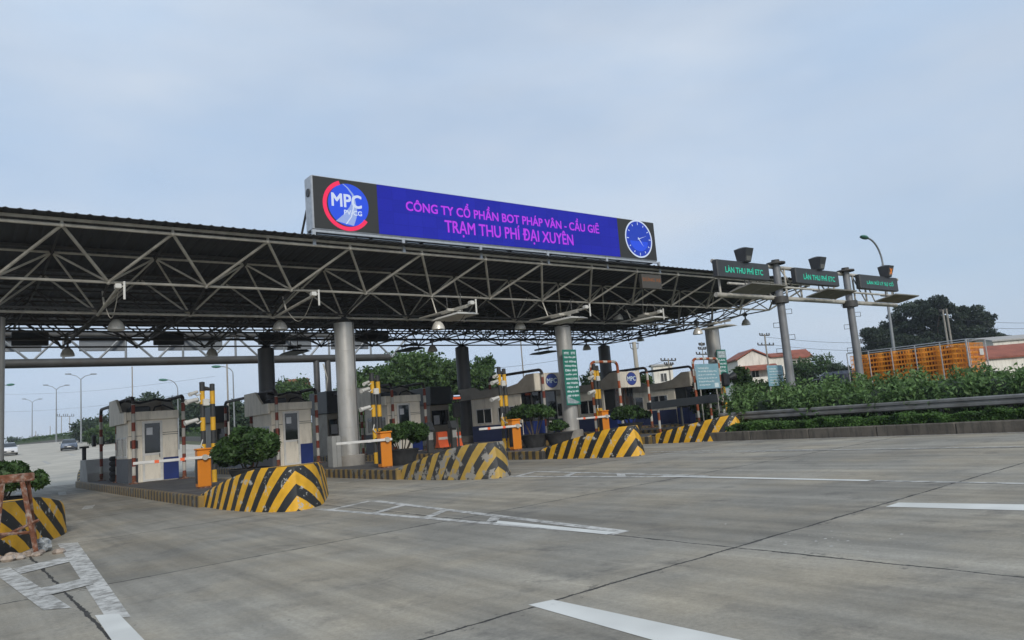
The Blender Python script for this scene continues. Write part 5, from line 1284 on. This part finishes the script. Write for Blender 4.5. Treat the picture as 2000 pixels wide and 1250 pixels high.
plain_pole(1493, 652, 712, 75, .10, 'utility pole with two crossarms in front of the red-roofed house', ((3, 9), (22, 15)))
plain_pole(1370, 668, 705, 70, .05, 'thin mast with stubby side antennas right of the floodlight pole', ((6, 5), (14, 7), (24, 12)))
plain_pole(1841, 605, 680, 62, .10, 'left pole of the twin concrete poles in front of the big dark tree', ((3, 6),))
plain_pole(1848, 603, 680, 62, .10, 'right pole of the twin concrete poles in front of the big dark tree')
plain_pole(1678, 664, 690, 90, .08, 'small utility pole between the second gantry post and the big dark tree', ((2, 7), (6, 7)))
for k, (px, yt) in enumerate(((120, 812), (136, 812), (98, 832), (70, 842))): plain_pole(px, yt, 855, 190, .10, ['utility pole with a crossarm in the left distance', 'second utility pole right of it in the left distance, with a crossarm', 'short thin pole low in the left distance, beside the double lamp', 'short thin pole lowest in the left distance, near the small trees'][k], ((1, 8),) if k < 2 else ())
# pale floodlight pole behind the rear canopy edge
t = atY(1238, 668, 44); T = thing('floodlight_pole', 'pale pole with a ring bracket rising to the rear edge of the canopy', 'floodlight pole', (t.x, 44, gz(t.x, 44)))
mb = MB(); mb.tube((t.x+.1, 44, gz(t.x, 44)), (t.x, 44, t.z), .22, .17, n=14); mb.build('pole', mat('pale_concrete_pole', (.42, .39, .33), .8, 0, .08, 2), T, smooth=True)
mb = MB(); mb.pipe([(t.x-.5, 44, t.z-.1), (t.x-.45, 44, t.z-.5), (t.x, 44, t.z-.72), (t.x+.45, 44, t.z-.5), (t.x+.5, 44, t.z-.1)], .03, 6); mb.tube((t.x-.55, 44, t.z-.1), (t.x+.55, 44, t.z-.1), .04, n=6); mb.build('ring_bracket', steel_dk, T)
# overhead wires on the right and across the left sky
def wires(pts, lab, d0, d1, sag=.5):
    mb = MB()
    for (xa, ya, xb, yb) in pts:
        a = atD(xa, ya, d0); b = atD(xb, yb, d1); P = []
        for k in range(13):
            t_ = k/12; P.append(a+(b-a)*t_-Vector((0, 0, sag*math.sin(math.pi*t_))))
        mb.pipe(P, .014, 4)
    tag(mb.build('power_line', black), lab, 'wires')
wires([(1848, 622, 2150, 618), (1848, 634, 2150, 628)], 'thin power lines running right from the twin poles', 62, 70)
wires([(1493, 658, 1845, 660), (1493, 672, 1845, 676)], 'thin power lines between the red-roofed house and the twin poles', 75, 62)
wires([(-60, 770, 420, 735), (-60, 806, 420, 760)], 'faint power lines crossing the left sky above the double lamps', 150, 120, 1.)
wires([(900, 722, 1100, 702), (1160, 740, 1300, 704)], 'thin power lines behind the booths with round logos', 75, 75, .2)

# ================================================================== TRUCK WITH ORANGE CRATES
cratem = striped('orange_crate_plastic', (.72, .24, .02), (.60, .20, .02), .35, 'z', wear=.2, wearcol=(.5, .17, .02))
crate_in = mat('crate_shadow', (.12, .035, .01), .8, 0, .5, 3)
TX0, TX1, TY0, TY1 = 44.0, 46.4, 17.1, 23.8
zt = 4.02; zb = 1.55; g0 = gz(44, 20)
T = thing('crate_truck', 'truck stacked full of orange poultry crates, parked beyond the hedge', 'truck', ((TX0+TX1)/2, (TY0+TY1)/2, g0))
mb = MB(); mb.bbox(TX0, TX1, TY0, TY1, zb-.25, zb, .03); mb.build('bed', steel_dk, T)
nY, nZ, nX = 8, 9, 3
cy = (TY1-TY0-.1)/nY; cz = (zt-zb-.1)/nZ; cxw = (TX1-TX0-.1)/nX
# crates: side columns and rear columns, each an open lattice cage
def crate_mb():
    mb = MB(); a, b, c = cxw*.97, cy*.90, cz*.93; t_ = .018
    for z_ in (0, c-t_*1.6):
        mb.box(0, a, 0, t_, z_, z_+t_*1.6); mb.box(0, a, b-t_, b, z_, z_+t_*1.6); mb.box(0, t_, t_, b-t_, z_, z_+t_*1.6); mb.box(a-t_, a, t_, b-t_, z_, z_+t_*1.6)
    for k in range(5):
        y = (b-t_)*k/4
        for x in (0, a-t_): mb.box(x+.001, x+t_-.001, y, y+t_, t_*1.6, c-t_*1.6)
    for k in range(1, 5):
        x = (a-t_)*k/5
        for y in (0, b-t_): mb.box(x, x+t_, y+.001, y+t_-.001, t_*1.6, c-t_*1.6)
    return mb
cr_src = None; cnt = 0
for iz in range(nZ):
    for iy in range(nY):
        for ix in range(nX):
            if not (ix == 0 or iy == 0): continue
            x = TX0+.05+ix*cxw; y = TY0+.05+iy*cy; z_ = zb+iz*cz
            lab = 'orange poultry crate stacked on the truck'
            o = None
            if cr_src is None:
                mb = crate_mb(); o = mb.build('poultry_crate', mat('orange_crate', (.76, .28, .025), .5, 0, .3, 1.5, dirt=(.78, .50, .08), dscale=.9, damt=.85, coords='Object')); cr_src = o
            else: o = cr_src.copy(); COL.objects.link(o)
            o.location = (x+rnd.uniform(-.015, .015), y+rnd.uniform(-.012, .012), z_); cnt += 1
            face = 'side' if iy else 'rear'
            tag(o, lab, 'crate', 'orange crates stacked on the truck')
mb = MB(); mb.box(TX0+.12+cxw, TX1-.08, TY0+.1+cy, TY1-.1, zb, zt-.22); tag(mb.build('crate_stack', mat('crate_gap_shade', (.10, .035, .012), .7, 0, .5, 3)), 'inner mass of orange crates, painted shade-dark, filling the truck bed behind the outer columns', 'crates', kind='stuff')  # dark colour stands for the shade seen through the crate gaps
mb = MB()
for z_ in (zt+.06,):
    mb.tube((TX0-.03, TY0-.03, z_), (TX0-.03, TY1, z_), .03, n=6); mb.tube((TX0-.03, TY0-.03, z_), (TX1+.03, TY0-.03, z_), .03, n=6); mb.tube((TX1+.03, TY0-.03, z_), (TX1+.03, TY1, z_), .03, n=6)
for y in np.linspace(TY0-.03, TY1, 6): mb.tube((TX0-.05, float(y), zb-.2), (TX0-.05, float(y), zt+.06), .035 if y > TY0 else .05, n=6)
mb.tube((TX1+.03, TY0-.03, zb-.2), (TX1+.03, TY0-.03, zt+.06), .04, n=6); mb.tube((TX0+.2, TY0-.05, zt+.06), (TX0+.1, TY0-.05, zb), .02, n=5)
mb.build('cage_frame', galv, T)
mb = MB(); mb.bbox(TX0+1.5, TX0+2.0, TY0-.06, TY0-.03, 3.2, 3.55, .01); mb.build('number_plate', white_unit, T)
mb = MB(); mb.bbox(TX0, TX1, TY1+.2, TY1+2.1, g0+.5, g0+2.75, .2); cb_ = mb.build('cab', mat('dark_blue_cab', (.05, .06, .09), .4, 0, .1, 2), T)
mb = MB(); mb.box(TX0-.01, TX0+.02, TY1+.7, TY1+1.8, g0+1.6, g0+2.4); mb.build('window', glass, cb_)
for y in (TY0+.9, TY0+2.1, TY1+1.3):
    for x in (TX0+.1, TX1-.1):
        mb = MB(); mb.lathe((x, y, g0+.48), [(.001, -.15), (.3, -.16), (.47, -.13), (.48, 0), (.47, .13), (.3, .16), (.001, .15)], 18, 'x'); mb.build('wheel', rubber, T, smooth=True)
# dark car cabin left of the truck
p = atD(1640, 738, 50); T = thing('dark_van', 'dark roof and windscreen of a van showing over the hedge left of the crate truck', 'van', (p.x, p.y, gz(p.x, p.y)))
car(T, p.x, p.y-1.6, gz(p.x, p.y)+.1, 4.6, 1.9, 2.35, mat('dark_van_paint', (.035, .04, .05), .35), 0)

# ================================================================== HOUSES
def gable_roof(mb, x0, x1, y0, y1, z, h, ov=.5, ridge='x'):
    t = .18
    if ridge == 'x':
        ym = (y0+y1)/2; V = [(x0-ov, y0-ov, z), (x1+ov, y0-ov, z), (x1+ov, ym, z+h), (x0-ov, ym, z+h), (x1+ov, y1+ov, z), (x0-ov, y1+ov, z)]
        V += [(a, b, c+t) for a, b, c in V]
        return mb.add(V, [(0, 1, 2, 3), (3, 2, 4, 5), (6, 9, 8, 7), (9, 11, 10, 8), (0, 6, 7, 1), (5, 4, 10, 11), (0, 3, 9, 6), (3, 5, 11, 9), (1, 7, 8, 2), (2, 8, 10, 4)])
    xm = (x0+x1)/2; V = [(x0-ov, y0-ov, z), (x0-ov, y1+ov, z), (xm, y1+ov, z+h), (xm, y0-ov, z+h), (x1+ov, y1+ov, z), (x1+ov, y0-ov, z)]
    V += [(a, b, c+t) for a, b, c in V]
    return mb.add(V, [(0, 1, 2, 3), (3, 2, 4, 5), (6, 9, 8, 7), (9, 11, 10, 8), (0, 6, 7, 1), (5, 4, 10, 11), (0, 3, 9, 6), (3, 5, 11, 9), (1, 7, 8, 2), (2, 8, 10, 4)])
def house(px, py_top, d, wpx, lab, wings, rz):
    """house placed at a distance, facing the road; wings = list of (x0,x1,y0,y1,h,roof_h,ridge)"""
    c = atD(px, py_top, d); z0 = gz(c.x, c.y)
    T = thing('house', lab, 'house', (c.x, c.y, z0), rz)
    bpy.context.view_layer.update(); R_ = Wmat(T)
    def W(mb_, nm, m_, par): 
        mb_.v = [tuple(R_ @ Vector(v)) for v in mb_.v]; return mb_.build(nm, m_, par)
    for (x0, x1, y0, y1, h, rh, rd_) in wings:
        mb = MB()
        mb.box(x0, x1, y0, y1, -.5, h)
        if rd_ == 'x': mb.prism([(y0, h), (y1, h), ((y0+y1)/2, h+rh*.92)], 'x', x0, x1)
        else: mb.prism([(x0, h), (x1, h), ((x0+x1)/2, h+rh*.92)], 'y', y0, y1)
        w_ = W(mb, 'wall', wall_w, T)
        mb = MB(); gable_roof(mb, x0, x1, y0, y1, h, rh, .28, rd_); W(mb, 'roof', red_tile, T)
        mb = MB(); n_ = max(1, int((x1-x0)/2.6))
        for fl_ in range(int(h//3)):
            for k in range(n_):
                xx = x0+(x1-x0)*(k+.5)/n_; zz = h-1.9-3.1*fl_
                F_ = MB(); F_.box(xx-.55, xx+.55, y0-.06, y0+.02, zz-.7, zz+.75); fo = W(F_, 'window', white_p, T)
                G_ = MB(); G_.box(xx-.45, xx-.04, y0-.075, y0-.062, zz-.6, zz+.65); G_.box(xx+.04, xx+.45, y0-.075, y0-.062, zz-.6, zz+.65); W(G_, 'pane', glass, fo)
    return T
rz_ = -YAW
T = house(1480, 740, 100, 0, 'cream two-storey house with red tiled gables behind the hedge', [(-3.3, .9, -3, 3, 6.3, 1.2, 'y'), (.9, 4.2, -1.5, 2.2, 6.4, .5, 'x'), (4.2, 6.6, -2, 2, 6.0, 1.1, 'x')], rz_)
R_ = Wmat(T)
mb = MB(); mb.box(-3.2, 1.3, -4.4, -3.05, 3.0, 3.2); mb.box(-3.2, 1.3, -4.42, -4.3, 3.2, 3.9); mb.tube((-3.0, -4.3, -.5), (-3.0, -4.3, 3.0), .15, n=8); mb.tube((1.1, -4.3, -.5), (1.1, -4.3, 3.0), .15, n=8)
mb.v = [tuple(R_ @ Vector(v)) for v in mb.v]; mb.build('balcony', wall_w, T)
mb = MB(); mb.add([(-3.5, -4.6, 4.75), (1.6, -4.6, 4.75), (1.6, -2.9, 5.4), (-3.5, -2.9, 5.4), (-3.5, -4.6, 4.9), (1.6, -4.6, 4.9), (1.6, -2.9, 5.55), (-3.5, -2.9, 5.55)], [(0, 1, 2, 3), (4, 5, 6, 7), (0, 1, 5, 4), (1, 2, 6, 5), (2, 3, 7, 6), (3, 0, 4, 7)]); mb.v = [tuple(R_ @ Vector(v)) for v in mb.v]; mb.build('porch_roof', red_tile, T)
T = house(1985, 735, 80, 0, 'low cream house with a red tiled roof at the right edge behind the hedge', [(-5.5, 8, -3, 3, 3.6, 1.35, 'x')], rz_)
T = house(1990, 735, 96, 0, 'pale flat-gabled house behind the low house at the right edge', [(-4.5, 8, -3, 3, 6.2, .6, 'x')], rz_)
for ch in [o for o in bpy.data.objects if o.parent == T and o.name.startswith('roof')]: ch.data.materials[0] = mat('pale_sheet_roof', (.36, .35, .33), .7)
T = house(588, 800, 110, 0, 'house with a red tiled hip showing above the trees behind the second booth', [(-1.9, 1.0, -1, 1, 6.7, 1.1, 'x')], rz_)
T = house(1282, 745, 120, 0, 'pale grey block building between the second and third logo booths', [(-.5, 2.6, -1, 1, 6.9, .2, 'x')], rz_)
for ch in [o for o in bpy.data.objects if o.parent == T and o.name.startswith('roof')]: ch.data.materials[0] = MATS['pale_sheet_roof']

# ================================================================== TREES
def tree(px, pbase, d, wpx, hpx, lab, m_, n=9000, leaf=.3, clumps=34, flat=.62, trunk_r=.35, grp=None, low=.28, core=True, ybase=None):
    k = d/FPX; c = atD(px, pbase, d); z0 = gz(c.x, c.y); W_ = wpx*k/2
    top = atD(px, pbase-hpx, d).z; H_ = top-z0
    clumps = int(clumps*1.5)
    T_ = thing('tree', lab, 'tree', (c.x, c.y, z0), 0, grp)
    mb = MB(); b0 = Vector((c.x, c.y, z0)); f1 = b0+Vector((.1, .1, H_*.38)); mb.tube(b0, f1, trunk_r, trunk_r*.7, n=8)
    cs = []; rs = []
    zc = z0+H_*(low+(1-low)/2); rh = H_*(1-low)/2
    for j in range(clumps):
        d_ = nr.normal(size=3); d_ /= np.linalg.norm(d_); f = nr.uniform(.40, .90)
        q_ = np.array([c.x+d_[0]*W_*f, c.y+d_[1]*W_*f, zc+d_[2]*rh*f*1.0]); r_ = nr.uniform(.16, .46)*min(W_, rh*1.25)
        cs.append(q_); rs.append(r_)
        if j % 3 == 0: mb.tube(f1, Vector(q_), trunk_r*.35, trunk_r*.08, n=5)
    mb.build('trunk', trunkm, T_)
    P, Tn = clump_points(cs, rs, 1.25*n/clumps/np.mean(np.square(rs)), flat, .30); P += nr.normal(size=P.shape)*leaf*.9
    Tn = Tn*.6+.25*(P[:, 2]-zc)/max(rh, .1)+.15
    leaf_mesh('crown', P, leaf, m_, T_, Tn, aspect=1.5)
    return T_
# the great dark tree on the right, made of several crowns of one trunk
def big_tree():
    d = 105; k = d/FPX; c = atD(1822, 700, d); z0 = gz(c.x, c.y)
    T_ = thing('banyan_tree', 'huge dark spreading tree on the skyline behind the crate truck', 'tree', (c.x, c.y, z0))
    mb = MB(); f0 = Vector((c.x, c.y, z0+4)); mb.tube((c.x, c.y, z0-.2), f0, 1.0, .8, n=10)
    cs = []; rs = []
    lobes = [(1740, 690, 50, 14), (1780, 660, 50, 30), (1850, 640, 60, 30), (1720, 672, 30, 26), (1702, 655, 12, 10), (1752, 640, 30, 26), (1790, 612, 36, 24), (1835, 606, 38, 20), (1875, 622, 34, 26), (1815, 645, 46, 26), (1900, 645, 30, 26), (1915, 625, 20, 16), (1862, 665, 48, 24), (1762, 680, 40, 24), (1942, 668, 26, 20), (1962, 672, 14, 12), (1800, 690, 60, 16), (1900, 690, 50, 16)]
    for (x, y, w, h) in lobes:
        cc = atD(x, y, d+nr.uniform(-3, 3)); mb.tube(f0, cc, .30, .06, n=5)
        for j in range(20):
            a = nr.uniform(0, 2*math.pi); f = math.sqrt(nr.random())*.92; dep = nr.uniform(-1, 1)
            q_ = cc+CR*(math.cos(a)*f*w*k)+Vector((0, 0, math.sin(a)*f*h*k))+Vector((CW.x, CW.y, 0))*dep*w*k*.8
            cs.append(np.array(q_)); rs.append(nr.uniform(.7, 1.25))
    mb.build('trunk', trunkm, T_)
    P, Tn = clump_points(cs, rs, 110000/len(cs)/np.mean(np.square(rs)), .62, .40)
    leaf_mesh('crown', P, .20, leaf_big, T_, Tn, aspect=1.5)
big_tree()
tree(1605, 735, 85, 110, 46, 'rounded dark green tree right of the first gantry post', leaf_bush, 9000, .17, 40, low=.1, grp='trees beyond the median')
tree(1552, 735, 85, 60, 30, 'small dark tree between the cream house and the first gantry post', leaf_bush, 5000, .17, 24, low=.05, grp='trees beyond the median')
tree(1640, 735, 80, 60, 32, 'dark shrubby tree left of the crate truck', leaf_big, 5000, .16, 24, low=.05, grp='trees beyond the median')
tree(1985, 700, 130, 26, 14, 'tiny far tree crown at the right edge skyline', leaf_big, 1500, .25, 12, low=.05, grp='trees beyond the median')
tree(1450, 748, 40, 44, 38, 'bushy sapling in front of the cream house at the left end of the hedge', leaf_mid, 6000, .11, 26, low=.1, grp='trees beyond the median')
tree(1500, 756, 38, 80, 22, 'leafy shrub filling the hedge left of the first gantry post', leaf_mid, 6000, .10, 26, low=.05, grp='trees beyond the median')
tree(1385, 790, 45, 70, 60, 'dark shrub behind the booth with the cyan notice board', leaf_bush, 5000, .12, 24, low=.05, grp='trees beyond the median')
tree(1262, 800, 60, 46, 70, 'green shrub showing right of the second booth with a round logo', leaf_mid, 5000, .13, 24, low=.05, grp='shrubs behind the booths')
tree(1160, 790, 60, 50, 78, 'slender young tree with sparse top behind the tall gate frame', leaf_mid, 2600, .12, 22, low=.35, grp='shrubs behind the booths')
# middle green mass behind the booths
tree(800, 830, 70, 200, 146, 'broad bright green tree behind the booths, right of the thick front column', leaf_mid, 22000, .20, 60, low=.12, grp='trees behind the booths')
tree(715, 830, 72, 110, 125, 'green tree partly hidden by the thick front column', leaf_mid, 13000, .20, 40, low=.10, grp='trees behind the booths')
tree(900, 830, 72, 130, 138, 'green tree behind the second shaded rear column', leaf_mid, 15000, .20, 45, low=.12, grp='trees behind the booths')
tree(950, 820, 74, 66, 130, 'narrow dark green tree at the right end of the tree mass', leaf_bush, 8000, .20, 30, low=.2, grp='trees behind the booths')
tree(655, 840, 75, 70, 90, 'low green tree left of the thick front column', leaf_mid, 7000, .20, 30, low=.08, grp='trees behind the booths')
tree(570, 830, 90, 100, 97, 'rounded green tree in front of the red hip roof', leaf_mid, 7000, .22, 30, low=.25, grp='trees behind the booths')
tree(470, 860, 78, 100, 78, 'grey green shrubby tree left of the second booth', leaf_far, 9000, .20, 34, low=.03, grp='trees behind the booths')
tree(800, 850, 65, 330, 60, 'wide dark shrub mass low behind the middle booths', leaf_bush, 14000, .18, 60, low=.02, grp='shrubs behind the booths')
tree(1010, 850, 65, 200, 62, 'wide dark shrub mass low behind the first logo booth', leaf_bush, 9000, .18, 50, low=.02, grp='shrubs behind the booths')
# left distance
tree(235, 855, 125, 70, 66, 'dark blue-green tree left of the nearest booth in the distance', leaf_far, 7000, .3, 30, low=.1, grp='trees in the left distance')
tree(305, 855, 120, 150, 88, 'wide dark tree behind the roof of the nearest booth', leaf_far, 12000, .3, 44, low=.1, grp='trees in the left distance')
tree(170, 856, 140, 60, 38, 'small dark tree beside the tallest double lamp', leaf_far, 4500, .3, 24, low=.05, grp='trees in the left distance')
tree(215, 857, 118, 110, 26, 'brighter green bank of shrubs in front of the distant dark tree', leaf_mid, 6000, .25, 30, low=.0, grp='trees in the left distance')
tree(380, 855, 110, 90, 70, 'dark grey tree right of the nearest booth in the distance', leaf_far, 8000, .3, 34, low=.1, grp='trees in the left distance')
tree(66, 858, 230, 12, 9, 'tiny round tree on the far left skyline', leaf_far, 700, .35, 8, low=.3, grp='trees in the left distance')
tree(82, 859, 230, 16, 6, 'tiny flat tree on the far left skyline beside the tiny round one', leaf_far, 700, .35, 8, low=.2, grp='trees in the left distance')
tree(30, 868, 240, 40, 14, 'low far trees behind the white car on the left skyline', leaf_far, 1500, .4, 14, low=.0, grp='trees in the left distance')

# far median hedge and barrier along the climbing road
def far_hedge():
    T_ = thing('far_hedge', 'bright green hedge with a dark kerb curving across the road in the left distance', 'hedge', (20, 150, 3))
    line = [(30, 876, 178), (115, 868, 160), (245, 860, 137), (345, 854, 112), (450, 850, 92), (560, 846, 80), (700, 840, 72)]
    pts = [atD(*q_) for q_ in line]
    P = []; Tn = []; mb = MB()
    V = []
    for a, b in zip(pts, pts[1:]):
        L_ = (b-a).length; n = int(L_*55); t = nr.random(n)
        for q_ in range(n):
            p_ = a+(b-a)*t[q_]; zz = gz(p_.x, p_.y)
            P.append((p_.x+nr.uniform(0, 2.), p_.y+nr.uniform(0, 2.), zz+.3+1.5*nr.random()**.7)); Tn.append(.35+.4*nr.random())
    for p_ in pts:
        zz = gz(p_.x, p_.y); V.append((p_.x-.5, p_.y-.5, zz-.1)); V.append((p_.x-.5, p_.y-.5, zz+.55)); V.append((p_.x, p_.y, zz+.55)); V.append((p_.x+.3, p_.y+.3, zz+1.2)); V.append((p_.x+3, p_.y+3, zz+1.2))
    leaf_mesh('foliage', np.array(P), .24, leaf_mid, T_, np.array(Tn))
    mb.add(V, [(j*5+k, j*5+k+1, (j+1)*5+k+1, (j+1)*5+k) for j in range(len(pts)-1) for k in range(2)]); mb.build('kerb', mat('far_kerb', (.12, .12, .115), .9), T_)
    m2 = MB(); m2.add(V, [(j*5+k, j*5+k+1, (j+1)*5+k+1, (j+1)*5+k) for j in range(len(pts)-1) for k in (2, 3)]); m2.build('blocking_core', mat('far_hedge_core_dark', (.035, .06, .02), .9, 0, .4, 2), T_)  # dark core added behind the far hedge leaves
far_hedge()
# verge between road and hedge: grass bank beyond the station on the right of the road
# air: even pale haze round the whole scene
mb = MB(); mb.box(-690, 880, -290, 1380, -4, 60)
hz = mb.build('haze', bpy.data.materials.new('haze_air')); tag(hz, kind='stuff')
M = hz.data.materials[0]; M.use_nodes = True; t = M.node_tree; t.nodes.clear()
o = t.nodes.new('ShaderNodeOutputMaterial'); pv = t.nodes.new('ShaderNodeVolumePrincipled'); pv.inputs['Color'].default_value = (.80, .88, 1, 1); pv.inputs['Density'].default_value = .00038
t.links.new(pv.outputs[0], o.inputs['Volume'])
print('objects', len(bpy.data.objects))
